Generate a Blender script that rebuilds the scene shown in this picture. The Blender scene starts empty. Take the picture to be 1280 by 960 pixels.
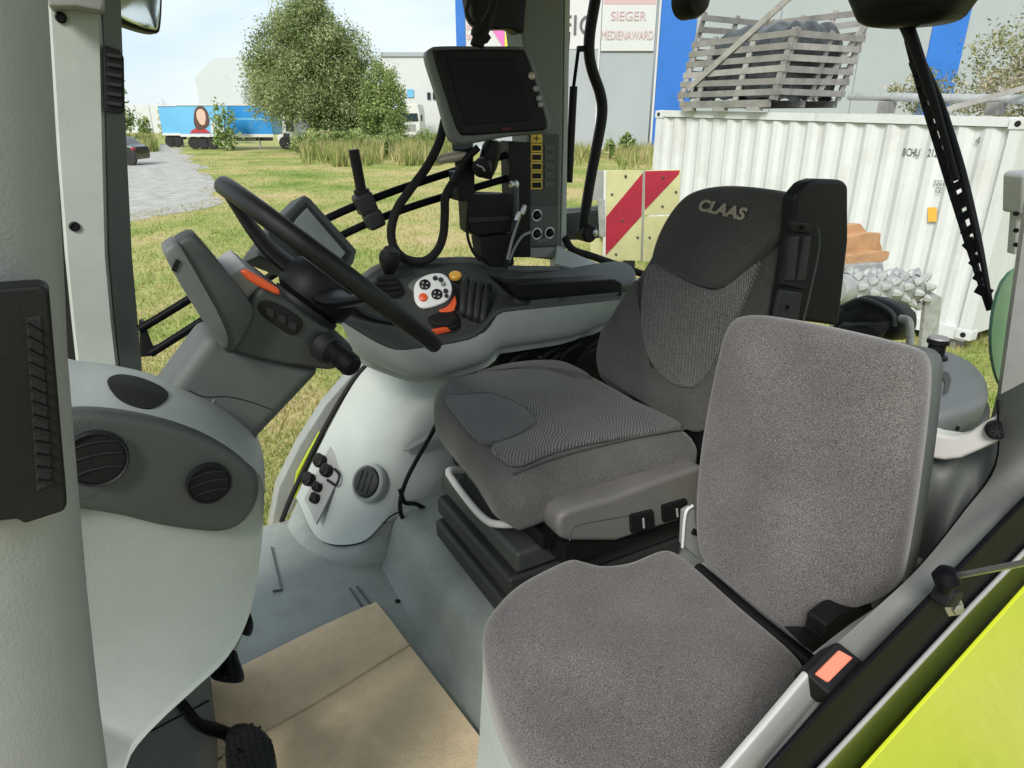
import bpy, bmesh, math, random
import numpy as np
from mathutils import Vector, Matrix
R = math.radians
random.seed(7)
rng = np.random.default_rng(7)
scene = bpy.context.scene
COL = scene.collection

# ------------------------------------------------------------------ camera
# world: x = towards the rear of the tractor, y = towards its right side, z up, metres
EYE = Vector((0.0, 0.0, 2.6))
FOC = 840.0                                   # focal length in photograph pixels (1280 wide)
PITCH = math.atan(335.0 / FOC)
YAW = R(29.0)
cam_data = bpy.data.cameras.new('camera')
cam_data.sensor_width = 36.0
cam_data.lens = FOC / 1280.0 * 36.0
cam_data.clip_start = 0.02
cam_data.clip_end = 3000.0
cam = bpy.data.objects.new('camera', cam_data)
COL.objects.link(cam)
cam.location = EYE
cam.rotation_euler = (math.pi / 2 - PITCH, 0.0, -YAW)
scene.camera = cam

# ------------------------------------------------------------------ sky, sun, exposure
SUN_EL, SUN_AZ = R(40.0), R(-128.0)            # azimuth measured from +y towards +x
world = bpy.data.worlds.new('World')
scene.world = world
world.use_nodes = True
wt = world.node_tree
for n in list(wt.nodes):
    wt.nodes.remove(n)
w_out = wt.nodes.new('ShaderNodeOutputWorld')
w_bg = wt.nodes.new('ShaderNodeBackground')
w_sky = wt.nodes.new('ShaderNodeTexSky')
w_sky.sky_type = 'NISHITA'
w_sky.sun_disc = False
w_sky.sun_elevation = SUN_EL
w_sky.sun_rotation = SUN_AZ
w_sky.air_density = 1.0
w_sky.dust_density = 2.0
w_co = wt.nodes.new('ShaderNodeTexCoord')
w_map = wt.nodes.new('ShaderNodeMapping')
w_map.inputs['Scale'].default_value = (1.6, 1.6, 5.0)
w_noise = wt.nodes.new('ShaderNodeTexNoise')
w_noise.inputs['Scale'].default_value = 1.7
w_noise.inputs['Detail'].default_value = 7.0
w_noise.inputs['Roughness'].default_value = 0.55
w_ramp = wt.nodes.new('ShaderNodeValToRGB')
w_ramp.color_ramp.elements[0].position = 0.30
w_ramp.color_ramp.elements[0].color = (4.3, 5.3, 6.3, 1)
w_ramp.color_ramp.elements[1].position = 0.62
w_ramp.color_ramp.elements[1].color = (6.3, 6.7, 7.0, 1)
w_mix = wt.nodes.new('ShaderNodeMixRGB')
w_mix.inputs['Fac'].default_value = 0.86
wt.links.new(w_co.outputs['Generated'], w_map.inputs['Vector'])
wt.links.new(w_map.outputs['Vector'], w_noise.inputs['Vector'])
wt.links.new(w_noise.outputs['Fac'], w_ramp.inputs['Fac'])
wt.links.new(w_sky.outputs['Color'], w_mix.inputs['Color1'])
wt.links.new(w_ramp.outputs['Color'], w_mix.inputs['Color2'])
wt.links.new(w_mix.outputs['Color'], w_bg.inputs['Color'])
w_bg.inputs['Strength'].default_value = 0.12
wt.links.new(w_bg.outputs['Background'], w_out.inputs['Surface'])

sun_data = bpy.data.lights.new('sun', 'SUN')
sun_data.energy = 2.8
sun_data.angle = R(20.0)
sun_data.color = (1.0, 0.95, 0.88)
sun = bpy.data.objects.new('sun', sun_data)
COL.objects.link(sun)
_sd = Vector((math.sin(SUN_AZ) * math.cos(SUN_EL), math.cos(SUN_AZ) * math.cos(SUN_EL), math.sin(SUN_EL)))
sun.rotation_euler = (-_sd).to_track_quat('-Z', 'Y').to_euler()
sun.location = (0, 0, 30)

scene.view_settings.view_transform = 'Standard'
scene.view_settings.look = 'None'
scene.view_settings.gamma = 1.0
scene.view_settings.use_curve_mapping = False
scene.view_settings.exposure = 0.5
scene.render.engine = 'CYCLES'
scene.cycles.max_bounces = 8
scene.cycles.transparent_max_bounces = 16

# ------------------------------------------------------------------ pixel of the photograph -> point on a real plane
_sp, _cp, _sa, _ca = math.sin(PITCH), math.cos(PITCH), math.sin(YAW), math.cos(YAW)
def ray(px, py):
    xx = (px - 640.0) / FOC
    yy = (480.0 - py) / FOC
    f = _cp + yy * _sp
    return Vector((xx * _ca + f * _sa, f * _ca - xx * _sa, -_sp + yy * _cp))
def onx(x, *pp):
    return [EYE + ray(*p) * ((x - EYE.x) / ray(*p).x) for p in pp]
def ony(y, *pp):
    return [EYE + ray(*p) * ((y - EYE.y) / ray(*p).y) for p in pp]
def onz(z, *pp):
    return [EYE + ray(*p) * ((z - EYE.z) / ray(*p).z) for p in pp]
def onp(p0, n, *pp):
    p0 = Vector(p0); n = Vector(n)
    return [EYE + ray(*p) * ((p0 - EYE).dot(n) / ray(*p).dot(n)) for p in pp]
def out(right, fwd, z=0.0):
    """a point given by metres to the right of and ahead of the camera"""
    return Vector((right * _ca + fwd * _sa, fwd * _ca - right * _sa, z))
def far(px, fwd, z=0.0):
    """the point fwd metres ahead at height z that stands in the picture column px"""
    dep = fwd * _cp - (z - EYE.z) * _sp
    return out((px - 640.0) / FOC * dep, fwd, z)
VR = Vector((_ca, -_sa, 0)); VF = Vector((_sa, _ca, 0)); UP = Vector((0, 0, 1))

# ------------------------------------------------------------------ materials
MATS = {}
def mat(name, col, rough=0.55, var=0.06, vscale=9.0, bump=0.0, bscale=400.0, metal=0.0, coat=0.0, spec=0.5, stain=0.0, scol=None, sscale=3.0):
    m = bpy.data.materials.new(name)
    m.use_nodes = True
    nt = m.node_tree
    b = nt.nodes['Principled BSDF']
    b.inputs['Roughness'].default_value = rough
    b.inputs['Metallic'].default_value = metal
    b.inputs['Specular IOR Level'].default_value = spec
    b.inputs['Coat Weight'].default_value = coat
    geo = nt.nodes.new('ShaderNodeNewGeometry')
    nz = nt.nodes.new('ShaderNodeTexNoise')
    nz.inputs['Scale'].default_value = vscale
    nz.inputs['Detail'].default_value = 9.0
    nz.inputs['Roughness'].default_value = 0.7
    nt.links.new(geo.outputs['Position'], nz.inputs['Vector'])
    rp = nt.nodes.new('ShaderNodeValToRGB')
    c = Vector(col)
    lo, hi = c * (1 - var * 2.2), c * (1 + var * 2.2)
    rp.color_ramp.elements[0].position = 0.3
    rp.color_ramp.elements[0].color = (*[max(0, v) for v in lo], 1)
    rp.color_ramp.elements[1].position = 0.7
    rp.color_ramp.elements[1].color = (*[min(1, v) for v in hi], 1)
    nt.links.new(nz.outputs['Fac'], rp.inputs['Fac'])
    last = rp.outputs['Color']
    if stain > 0:
        n2 = nt.nodes.new('ShaderNodeTexNoise')
        n2.inputs['Scale'].default_value = sscale
        n2.inputs['Detail'].default_value = 8.0
        n2.inputs['Roughness'].default_value = 0.7
        nt.links.new(geo.outputs['Position'], n2.inputs['Vector'])
        r2 = nt.nodes.new('ShaderNodeValToRGB')
        r2.color_ramp.elements[0].position = 0.52
        r2.color_ramp.elements[0].color = (0, 0, 0, 1)
        r2.color_ramp.elements[1].position = 0.72
        r2.color_ramp.elements[1].color = (stain, stain, stain, 1)
        nt.links.new(n2.outputs['Fac'], r2.inputs['Fac'])
        mx = nt.nodes.new('ShaderNodeMixRGB')
        nt.links.new(r2.outputs['Color'], mx.inputs['Fac'])
        nt.links.new(last, mx.inputs['Color1'])
        mx.inputs['Color2'].default_value = (*(scol or (0.2, 0.16, 0.11)), 1)
        last = mx.outputs['Color']
    nt.links.new(last, b.inputs['Base Color'])
    # roughness is never quite even
    rr = nt.nodes.new('ShaderNodeMapRange')
    rr.inputs['To Min'].default_value = max(0.02, rough - 0.07)
    rr.inputs['To Max'].default_value = min(1, rough + 0.09)
    nt.links.new(nz.outputs['Fac'], rr.inputs['Value'])
    nt.links.new(rr.outputs['Result'], b.inputs['Roughness'])
    if bump > 0:
        n3 = nt.nodes.new('ShaderNodeTexNoise')
        n3.inputs['Scale'].default_value = bscale
        n3.inputs['Detail'].default_value = 3.0
        nt.links.new(geo.outputs['Position'], n3.inputs['Vector'])
        bp = nt.nodes.new('ShaderNodeBump')
        bp.inputs['Strength'].default_value = bump
        bp.inputs['Distance'].default_value = 1.0 / bscale
        nt.links.new(n3.outputs['Fac'], bp.inputs['Height'])
        nt.links.new(bp.outputs['Normal'], b.inputs['Normal'])
    MATS[name] = m
    return m

def fabric(name, dark, light, scale=620.0, ribs=None, worn=0.25):
    """woven seat cloth: light flecks on a dark ground; ribs = (direction, lines per metre, bend)"""
    m = bpy.data.materials.new(name)
    m.use_nodes = True
    nt = m.node_tree
    b = nt.nodes['Principled BSDF']
    b.inputs['Roughness'].default_value = 0.95
    b.inputs['Specular IOR Level'].default_value = 0.15
    b.inputs['Sheen Weight'].default_value = 0.25
    b.inputs['Sheen Roughness'].default_value = 0.5
    geo = nt.nodes.new('ShaderNodeNewGeometry')
    nz = nt.nodes.new('ShaderNodeTexNoise')
    nz.inputs['Scale'].default_value = scale
    nz.inputs['Detail'].default_value = 2.0
    nz.inputs['Roughness'].default_value = 0.7
    nt.links.new(geo.outputs['Position'], nz.inputs['Vector'])
    rp = nt.nodes.new('ShaderNodeValToRGB')
    rp.color_ramp.elements[0].position = 0.40
    rp.color_ramp.elements[0].color = (*dark, 1)
    rp.color_ramp.elements[1].position = 0.66
    rp.color_ramp.elements[1].color = (*light, 1)
    nt.links.new(nz.outputs['Fac'], rp.inputs['Fac'])
    last, height = rp.outputs['Color'], nz.outputs['Fac']
    if ribs:
        ax, freq, bend = ribs
        mp = nt.nodes.new('ShaderNodeMapping')
        mp.inputs['Rotation'].default_value = ax
        nt.links.new(geo.outputs['Position'], mp.inputs['Vector'])
        wv = nt.nodes.new('ShaderNodeTexWave')
        wv.inputs['Scale'].default_value = freq
        wv.inputs['Distortion'].default_value = bend
        wv.inputs['Detail'].default_value = 1.0
        wv.inputs['Detail Scale'].default_value = 0.12
        nt.links.new(mp.outputs['Vector'], wv.inputs['Vector'])
        mx = nt.nodes.new('ShaderNodeMixRGB')
        mx.blend_type = 'MULTIPLY'
        mx.inputs['Fac'].default_value = 0.75
        wr = nt.nodes.new('ShaderNodeValToRGB')
        wr.color_ramp.elements[0].position = 0.25
        wr.color_ramp.elements[0].color = (0.22, 0.22, 0.22, 1)
        wr.color_ramp.elements[1].position = 0.6
        wr.color_ramp.elements[1].color = (1.25, 1.25, 1.25, 1)
        nt.links.new(wv.outputs['Fac'], wr.inputs['Fac'])
        nt.links.new(last, mx.inputs['Color1'])
        nt.links.new(wr.outputs['Color'], mx.inputs['Color2'])
        last, height = mx.outputs['Color'], wv.outputs['Fac']
    big = nt.nodes.new('ShaderNodeTexNoise')
    big.inputs['Scale'].default_value = 7.0
    big.inputs['Detail'].default_value = 6.0
    nt.links.new(geo.outputs['Position'], big.inputs['Vector'])
    br = nt.nodes.new('ShaderNodeMapRange')
    br.inputs['From Min'].default_value = 0.3
    br.inputs['From Max'].default_value = 0.7
    br.inputs['To Min'].default_value = 1 - worn
    br.inputs['To Max'].default_value = 1 + worn * 0.6
    nt.links.new(big.outputs['Fac'], br.inputs['Value'])
    m2 = nt.nodes.new('ShaderNodeMixRGB')
    m2.blend_type = 'MULTIPLY'
    m2.inputs['Fac'].default_value = 1.0
    nt.links.new(last, m2.inputs['Color1'])
    nt.links.new(br.outputs['Result'], m2.inputs['Color2'])
    nt.links.new(m2.outputs['Color'], b.inputs['Base Color'])
    bp = nt.nodes.new('ShaderNodeBump')
    bp.inputs['Strength'].default_value = 0.45
    bp.inputs['Distance'].default_value = 0.0012
    nt.links.new(height, bp.inputs['Height'])
    nt.links.new(bp.outputs['Normal'], b.inputs['Normal'])
    MATS[name] = m
    return m

def glass(name, tint, refl=0.05, rough=0.02, clear=1.0):
    m = bpy.data.materials.new(name)
    m.use_nodes = True
    nt = m.node_tree
    for n in list(nt.nodes):
        nt.nodes.remove(n)
    o = nt.nodes.new('ShaderNodeOutputMaterial')
    t = nt.nodes.new('ShaderNodeBsdfTransparent')
    t.inputs['Color'].default_value = (*tint, 1)
    g = nt.nodes.new('ShaderNodeBsdfGlossy')
    g.inputs['Roughness'].default_value = rough
    g.inputs['Color'].default_value = (0.9, 1.0, 0.95, 1)
    lw = nt.nodes.new('ShaderNodeLayerWeight')
    lw.inputs['Blend'].default_value = refl
    ml = nt.nodes.new('ShaderNodeMath')
    ml.operation = 'MULTIPLY'
    ml.inputs[1].default_value = clear
    nt.links.new(lw.outputs['Fresnel'], ml.inputs[0])
    mx = nt.nodes.new('ShaderNodeMixShader')
    nt.links.new(ml.outputs[0], mx.inputs['Fac'])
    nt.links.new(t.outputs[0], mx.inputs[1])
    nt.links.new(g.outputs[0], mx.inputs[2])
    nt.links.new(mx.outputs[0], o.inputs['Surface'])
    MATS[name] = m
    return m

# interior plastics and cloth
mat('pale_plastic', (0.36, 0.395, 0.375), 0.5, 0.035, 5, 0.2, 420, stain=0.16, scol=(0.24, 0.24, 0.21), sscale=7)
mat('grey_plastic', (0.24, 0.25, 0.245), 0.55, 0.04, 8, 0.2, 500)
mat('trim_grey', (0.17, 0.178, 0.172), 0.5, 0.05, 8, 0.25, 600)
mat('mid_plastic', (0.085, 0.095, 0.091), 0.55, 0.05, 8, 0.3, 900)
mat('slate_plastic', (0.042, 0.048, 0.046), 0.55, 0.06, 10, 0.3, 900)
mat('dark_plastic', (0.019, 0.021, 0.022), 0.5, 0.08, 10, 0.3, 800, spec=0.35)
mat('black_plastic', (0.007, 0.007, 0.008), 0.5, 0.12, 12, 0.25, 700, spec=0.22)
mat('black_rubber', (0.012, 0.012, 0.012), 0.75, 0.15, 20, 0.4, 500, spec=0.25)
mat('black_steel', (0.004, 0.0045, 0.006), 0.45, 0.2, 14, 0.1, 300, spec=0.07)
mat('screen_black', (0.004, 0.004, 0.005), 0.35, 0.1, 3, spec=0.15)
mat('screen_grey', (0.16, 0.185, 0.19), 0.14, 0.05, 4, coat=0.4)
mat('wheel_leather', (0.009, 0.0095, 0.010), 0.42, 0.15, 30, 0.35, 700, spec=0.3)
mat('floor_mat', (0.245, 0.272, 0.25), 0.5, 0.08, 5, 0.35, 250, stain=0.45, scol=(0.15, 0.155, 0.14), sscale=14)
mat('cardboard', (0.69, 0.55, 0.36), 0.85, 0.05, 22, 0.3, 200, stain=0.3, scol=(0.36, 0.25, 0.16), sscale=9)
mat('crease_brown', (0.46, 0.34, 0.22), 0.9, 0.1, 60)
mat('orange_plastic', (0.72, 0.10, 0.025), 0.4, 0.04)
mat('coral_plastic', (0.80, 0.20, 0.12), 0.45, 0.04)
mat('amber_plastic', (0.80, 0.42, 0.06), 0.4, 0.04)
mat('yellow_print', (0.72, 0.50, 0.06), 0.5, 0.04)
mat('white_plastic', (0.68, 0.70, 0.70), 0.4, 0.03)
mat('white_paint', (0.62, 0.62, 0.60), 0.4, 0.03, 10)
mat('grey_print', (0.35, 0.37, 0.37), 0.6, 0.05)
mat('dim_print', (0.06, 0.067, 0.07), 0.5, 0.05)
mat('lime_paint', (0.46, 0.53, 0.02), 0.28, 0.02, 4, coat=0.6)
mat('dark_olive', (0.045, 0.062, 0.009), 0.35, 0.08, 5, coat=0.3)
mat('grey_paint', (0.27, 0.275, 0.27), 0.45, 0.06, 8, 0.1, 200)
mat('red_print', (0.40, 0.03, 0.04), 0.6, 0.1)
mat('seat_plastic', (0.135, 0.13, 0.122), 0.5, 0.05, 9, 0.3, 900)
mat('band_plastic', (0.068, 0.076, 0.073), 0.52, 0.05, 8, 0.4, 420)
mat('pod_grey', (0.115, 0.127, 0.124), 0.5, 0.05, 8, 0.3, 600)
mat('pillar_grey', (0.13, 0.142, 0.132), 0.55, 0.05, 6, 0.3, 600)
mat('fold_black', (0.020, 0.022, 0.022), 0.6, 0.1, 10, 0.3, 500)
mat('lid_plastic', (0.135, 0.15, 0.155), 0.5, 0.04, 8, 0.3, 900)
mat('screen_sheen', (0.30, 0.33, 0.33), 0.2, 0.08, 6, coat=0.3)  # pale grey carries the reflection on the terminal glass
mat('grey_paint_pale', (0.37, 0.38, 0.37), 0.5, 0.04, 9)
mat('steel', (0.42, 0.42, 0.43), 0.33, 0.08, 20, metal=0.9)
mat('tan_metal', (0.42, 0.37, 0.30), 0.4, 0.06, 20, metal=0.3)
mat('green_glass', (0.20, 0.42, 0.29), 0.12, 0.04, 4, coat=0.3)
mat('logo_thread', (0.30, 0.265, 0.21), 0.9, 0.1, 300)
mat('mirror_glass', (0.75, 0.78, 0.78), 0.06, 0.01, metal=1.0)
glass('clear_glass', (0.985, 0.995, 0.99), 0.06, 0.01, 0.25)
fabric('cloth_speckled', (0.055, 0.051, 0.051), (0.205, 0.192, 0.189), 760.0)
fabric('cloth_grey', (0.056, 0.0545, 0.053), (0.155, 0.150, 0.145), 800.0)
fabric('cloth_dark', (0.032, 0.031, 0.030), (0.098, 0.093, 0.089), 800.0, worn=0.15)
fabric('cloth_ribbed', (0.055, 0.055, 0.055), (0.20, 0.20, 0.20), 600.0, ribs=((0, 0, R(35)), 60.0, 34.0), worn=0.15)
fabric('cloth_back_ribbed', (0.065, 0.063, 0.062), (0.27, 0.262, 0.255), 600.0, ribs=((0, R(40), R(65)), 85.0, 2.0), worn=0.15)
fabric('cloth_smooth', (0.066, 0.071, 0.074), (0.118, 0.126, 0.130), 900.0, worn=0.12)

# ------------------------------------------------------------------ object plumbing
WL = {}                                                   # world matrix of every object built
def put(o, parent=None, mw=None):
    COL.objects.link(o)
    mw = mw if mw is not None else Matrix.Translation(o.location)
    WL[o.name] = mw
    if parent is not None:
        o.parent = parent
        o.matrix_parent_inverse = WL[parent.name].inverted()
    return o
def tag(o, label=None, cat=None, group=None, kind=None):
    if label: o['label'] = label
    if cat: o['category'] = cat
    if group: o['group'] = group
    if kind: o['kind'] = kind
    return o
def thing(name, loc, label, cat, group=None):
    o = bpy.data.objects.new(name, None)
    o.empty_display_size = 0.1
    o.location = loc
    put(o)
    return tag(o, label, cat, group)

def finish(name, bm, m, parent=None, smooth=True, angle=38.0, wn=False, flat=False):
    """one bmesh in world coordinates -> one mesh object with its origin in its middle"""
    bmesh.ops.remove_doubles(bm, verts=bm.verts, dist=1e-6)
    bmesh.ops.recalc_face_normals(bm, faces=bm.faces)
    vs = [v.co for v in bm.verts]
    lo = Vector([min(v[i] for v in vs) for i in range(3)])
    hi = Vector([max(v[i] for v in vs) for i in range(3)])
    c = (lo + hi) / 2
    for v in bm.verts:
        v.co -= c
    me = bpy.data.meshes.new(name)
    bm.to_mesh(me)
    bm.free()
    if smooth:
        me.polygons.foreach_set('use_smooth', [True] * len(me.polygons))
        me.set_sharp_from_angle(angle=R(angle))
    me.materials.append(MATS[m] if isinstance(m, str) else m)
    o = bpy.data.objects.new(name, me)
    o.location = c
    put(o, parent)
    if wn:
        md = o.modifiers.new('wn', 'WEIGHTED_NORMAL')
        md.keep_sharp = True
    return o

def bm_from(verts, faces):
    bm = bmesh.new()
    vv = [bm.verts.new(v) for v in verts]
    for f in faces:
        try:
            bm.faces.new([vv[i] for i in f])
        except ValueError:
            pass
    return bm

def bevel_bm(bm, w, seg=2, ang=25.0):
    es = []
    for e in bm.edges:
        if len(e.link_faces) == 2:
            try:
                if e.calc_face_angle() > R(ang):
                    es.append(e)
            except ValueError:
                pass
    if es and w > 0:
        bmesh.ops.bevel(bm, geom=es, offset=w, segments=seg, profile=0.5, affect='EDGES', clamp_overlap=True)

def prism(name, pts, vec, m, parent=None, bev=0.004, seg=2):
    """a flat outline in space pushed along vec into a solid with rounded edges"""
    pts = [Vector(p) for p in pts]
    vec = Vector(vec)
    n = len(pts)
    vs = pts + [p + vec for p in pts]
    fs = [list(range(n)), list(range(2 * n - 1, n - 1, -1))]
    fs += [[i, (i + 1) % n, n + (i + 1) % n, n + i] for i in range(n)]
    bm = bm_from(vs, fs)
    bmesh.ops.recalc_face_normals(bm, faces=bm.faces)
    bevel_bm(bm, bev, seg)
    return finish(name, bm, m, parent, wn=True)

def catmull(pts, N, closed=True):
    pts = [Vector(p) for p in pts]
    n = len(pts)
    dense = []
    segs = n if closed else n - 1
    for i in range(segs):
        if closed:
            p0, p1, p2, p3 = pts[(i - 1) % n], pts[i], pts[(i + 1) % n], pts[(i + 2) % n]
        else:
            p1, p2 = pts[i], pts[i + 1]
            p0 = pts[i - 1] if i > 0 else p1 * 2 - p2
            p3 = pts[i + 2] if i + 2 < n else p2 * 2 - p1
        for k in range(12):
            t = k / 12.0
            dense.append(0.5 * ((2 * p1) + (p2 - p0) * t + (2 * p0 - 5 * p1 + 4 * p2 - p3) * t * t + (3 * p1 - p0 - 3 * p2 + p3) * t ** 3))
    dense.append(pts[0].copy() if closed else pts[-1].copy())
    L = [0.0]
    for a, b in zip(dense, dense[1:]):
        L.append(L[-1] + (b - a).length)
    res, j = [], 0
    cnt = N if closed else N - 1
    for k in range(N):
        s = L[-1] * k / cnt
        while j < len(L) - 2 and L[j + 1] < s:
            j += 1
        d = L[j + 1] - L[j]
        t = (s - L[j]) / d if d > 1e-12 else 0
        res.append(dense[j].lerp(dense[j + 1], min(1, max(0, t))))
    return res

def loft(name, rings, m, parent=None, caps=True, closed=True, angle=38.0, sub=0, smooth=True):
    k = len(rings[0])
    vs = [p for r in rings for p in r]
    fs = []
    for i in range(len(rings) - 1):
        for j in range(k if closed else k - 1):
            a, b = i * k + j, i * k + (j + 1) % k
            fs.append([a, b, b + k, a + k])
    if caps and closed:
        fs.append(list(range(k - 1, -1, -1)))
        fs.append([(len(rings) - 1) * k + j for j in range(k)])
    bm = bm_from(vs, fs)
    o = finish(name, bm, m, parent, smooth=smooth, angle=angle)
    if sub:
        md = o.modifiers.new('sub', 'SUBSURF')
        md.levels = md.render_levels = sub
    return o

def basis(n):
    n = Vector(n).normalized()
    u = UP.cross(n)
    if u.length < 0.05:
        u = Vector((1, 0, 0))
    u.normalize()
    return u, n.cross(u).normalized(), n

def pad(name, pts, n, thick, r, crown, m, parent=None, N=80, steps=5, sharp=False, backr=0.006, lumps=0.0, seed=1, angle=50.0, flat=False):
    """an upholstered or moulded slab: outline pts on its top plane, rounded edge r, domed by crown, thick deep behind"""
    pts = [Vector(p) for p in pts]
    loop = pts if sharp else catmull(pts, N)
    u, v, nn = basis(n)
    c = sum(loop, Vector()) / len(loop)
    P = [Vector(((p - c).dot(u), (p - c).dot(v))) for p in loop]
    k = len(P)
    area = sum(P[i].x * P[(i + 1) % k].y - P[(i + 1) % k].x * P[i].y for i in range(k))
    if area < 0:
        P.reverse()
    nor = []
    for i in range(k):
        a = (P[i] - P[i - 1]).normalized()
        b = (P[(i + 1) % k] - P[i]).normalized()
        na, nb = Vector((-a.y, a.x)), Vector((-b.y, b.x))
        q = na + nb
        if q.length < 1e-6:
            q = na
        q.normalize()
        nor.append(q / max(0.5, q.dot(na)))
    rings = []
    br = min(backr, thick * 0.4)
    def ring(ins, h):
        rings.append([c + u * (P[i].x + nor[i].x * ins) + v * (P[i].y + nor[i].y * ins) + nn * h for i in range(k)])
    ring(br, -thick)
    ring(0, -thick + br)
    ring(0, -r)
    for s in range(1, steps + 1):
        a = math.pi / 2 * s / steps
        ring(r * (1 - math.cos(a)), -r + r * math.sin(a))
    top = [q - nn * 0 for q in rings[-1]]
    rs = random.Random(seed)
    ph = [(rs.uniform(15, 40), rs.uniform(15, 40), rs.uniform(0, 6)) for _ in range(4)]
    for f in (() if flat else (0.86, 0.7, 0.54, 0.38, 0.22, 0.08)):
        rr = []
        for q in top:
            p = c + (q - c) * f
            x, y = (p - c).dot(u), (p - c).dot(v)
            h = crown * (1 - f * f)
            if lumps:
                h += lumps * (1 - f ** 4) * sum(math.sin(a * x + b * y + d) for a, b, d in ph) / 2
            rr.append(p + nn * h)
        rings.append(rr)
    vs = [p for rg in rings for p in rg]
    fs = []
    for i in range(len(rings) - 1):
        for j in range(k):
            a, b = i * k + j, i * k + (j + 1) % k
            fs.append([a, b, b + k, a + k])
    fs.append(list(range(k - 1, -1, -1)))
    fs.append([(len(rings) - 1) * k + j for j in range(k)])
    return finish(name, bm_from(vs, fs), m, parent, angle=angle)

def tube(name, pts, r, m, parent=None, n=12, samples=None, curve=True, cap=True, flat=1.0):
    pts = [Vector(p) for p in pts]
    rad = r if isinstance(r, (list, tuple)) else [r] * len(pts)
    if curve and len(pts) > 2:
        S = samples or max(12, len(pts) * 7)
        path = catmull(pts, S, closed=False)
        tt = np.linspace(0, 1, len(rad))
        rads = np.interp(np.linspace(0, 1, S), tt, rad)
    else:
        path, rads = pts, rad
    rings = []
    t0 = (path[1] - path[0]).normalized()
    x = t0.cross(UP)
    if x.length < 0.05:
        x = t0.cross(Vector((1, 0, 0)))
    x.normalize()
    for i, p in enumerate(path):
        if i == 0: t = path[1] - path[0]
        elif i == len(path) - 1: t = path[-1] - path[-2]
        else: t = path[i + 1] - path[i - 1]
        t.normalize()
        x = (x - t * x.dot(t)).normalized()
        y = t.cross(x)
        rings.append([p + (x * math.cos(2 * math.pi * k / n) + y * math.sin(2 * math.pi * k / n) * flat) * rads[i] for k in range(n)])
    return loft(name, rings, m, parent, caps=cap, angle=50)

def lathe(name, c, axis, prof, m, parent=None, n=28, angle=35.0):
    """prof = (radius, height along axis) pairs, first and last capped"""
    c = Vector(c)
    u, v, a = basis(axis)
    rings = [[c + a * h + (u * math.cos(2 * math.pi * k / n) + v * math.sin(2 * math.pi * k / n)) * max(r, 1e-5) for k in range(n)] for r, h in prof]
    return loft(name, rings, m, parent, angle=angle)

def rbox(name, c, size, m, parent=None, ax=None, bev=0.004, seg=2):
    c = Vector(c)
    X, Y, Z = ax if ax else (Vector((1, 0, 0)), Vector((0, 1, 0)), Vector((0, 0, 1)))
    X, Y, Z = Vector(X).normalized(), Vector(Y).normalized(), Vector(Z).normalized()
    a, b, h = size[0] / 2, size[1] / 2, size[2] / 2
    base = [c + X * sx * a + Y * sy * b - Z * h for sx, sy in ((-1, -1), (1, -1), (1, 1), (-1, 1))]
    return prism(name, base, Z * size[2], m, parent, bev, seg)

_unit = {}
def unit_box(m):
    """a shared bevelled unit cube for the many alike boards"""
    if m not in _unit:
        bm = bmesh.new()
        bmesh.ops.create_cube(bm, size=1.0)
        me = bpy.data.meshes.new('board')
        bm.to_mesh(me)
        bm.free()
        me.materials.append(MATS[m])
        _unit[m] = me
    return _unit[m]
def board(name, a, b, w, h, m, parent=None, side=None):
    """a straight board from a to b, w wide along side, h thick"""
    a, b = Vector(a), Vector(b)
    X = (b - a)
    L = X.length
    X.normalize()
    Y = Vector(side) if side is not None else UP
    Y = (Y - X * Y.dot(X)).normalized()
    Z = X.cross(Y)
    mw = Matrix.Translation((a + b) / 2) @ Matrix((X, Y, Z)).transposed().to_4x4() @ Matrix.Diagonal((L, w, h, 1))
    o = bpy.data.objects.new(name, unit_box(m))
    COL.objects.link(o)
    WL[o.name] = mw
    if parent is not None:
        o.parent = parent
        o.matrix_parent_inverse = WL[parent.name].inverted()
    o.matrix_basis = mw
    return o

def text(name, s, at, xd, yd, size, m, parent=None, shear=0.0, bold=0.0, depth=0.0006, align='CENTER', xs=1.0):
    cu = bpy.data.curves.new(name, 'FONT')
    cu.body = s
    cu.size = size
    cu.shear = shear
    cu.offset = bold
    cu.extrude = depth
    cu.align_x = align
    cu.align_y = 'CENTER'
    t = bpy.data.objects.new(name + '_tmp', cu)
    COL.objects.link(t)
    dg = bpy.context.evaluated_depsgraph_get()
    me = bpy.data.meshes.new_from_object(t.evaluated_get(dg))
    bpy.data.objects.remove(t)
    bpy.data.curves.remove(cu)
    X = Vector(xd).normalized()
    Y = Vector(yd)
    Y = (Y - X * Y.dot(X)).normalized()
    Z = X.cross(Y)
    M = Matrix((X, Y, Z)).transposed()
    for v in me.vertices:
        v.co = M @ Vector((v.co.x * xs, v.co.y, v.co.z))
    me.materials.clear()
    me.materials.append(MATS[m])
    o = bpy.data.objects.new(name, me)
    o.location = at
    return put(o, parent)

from mathutils.bvhtree import BVHTree
def surf(o, *pp, lift=0.0):
    """where the rays through pixels meet an object that is already built"""
    me = o.data
    c = Vector(o.location)
    vs = [v.co + c for v in me.vertices]
    t = BVHTree.FromPolygons(vs, [tuple(p.vertices) for p in me.polygons])
    res = []
    for p in pp:
        d = ray(*p).normalized()
        h = t.ray_cast(EYE, d)
        q, n = (h[0], h[1]) if h[0] is not None else (None, None)
        if q is None:
            q = res[-1] if res else EYE + d
            res.append(q)
            continue
        if n.dot(d) > 0: n = -n
        res.append(q + n * lift)
    return res
def norm_of(pts):
    n = Vector()
    c = sum(pts, Vector()) / len(pts)
    for a, b in zip(pts, pts[1:] + pts[:1]):
        n += (a - c).cross(b - c)
    n.normalize()
    return n if n.dot(EYE - c) > 0 else -n

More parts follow.
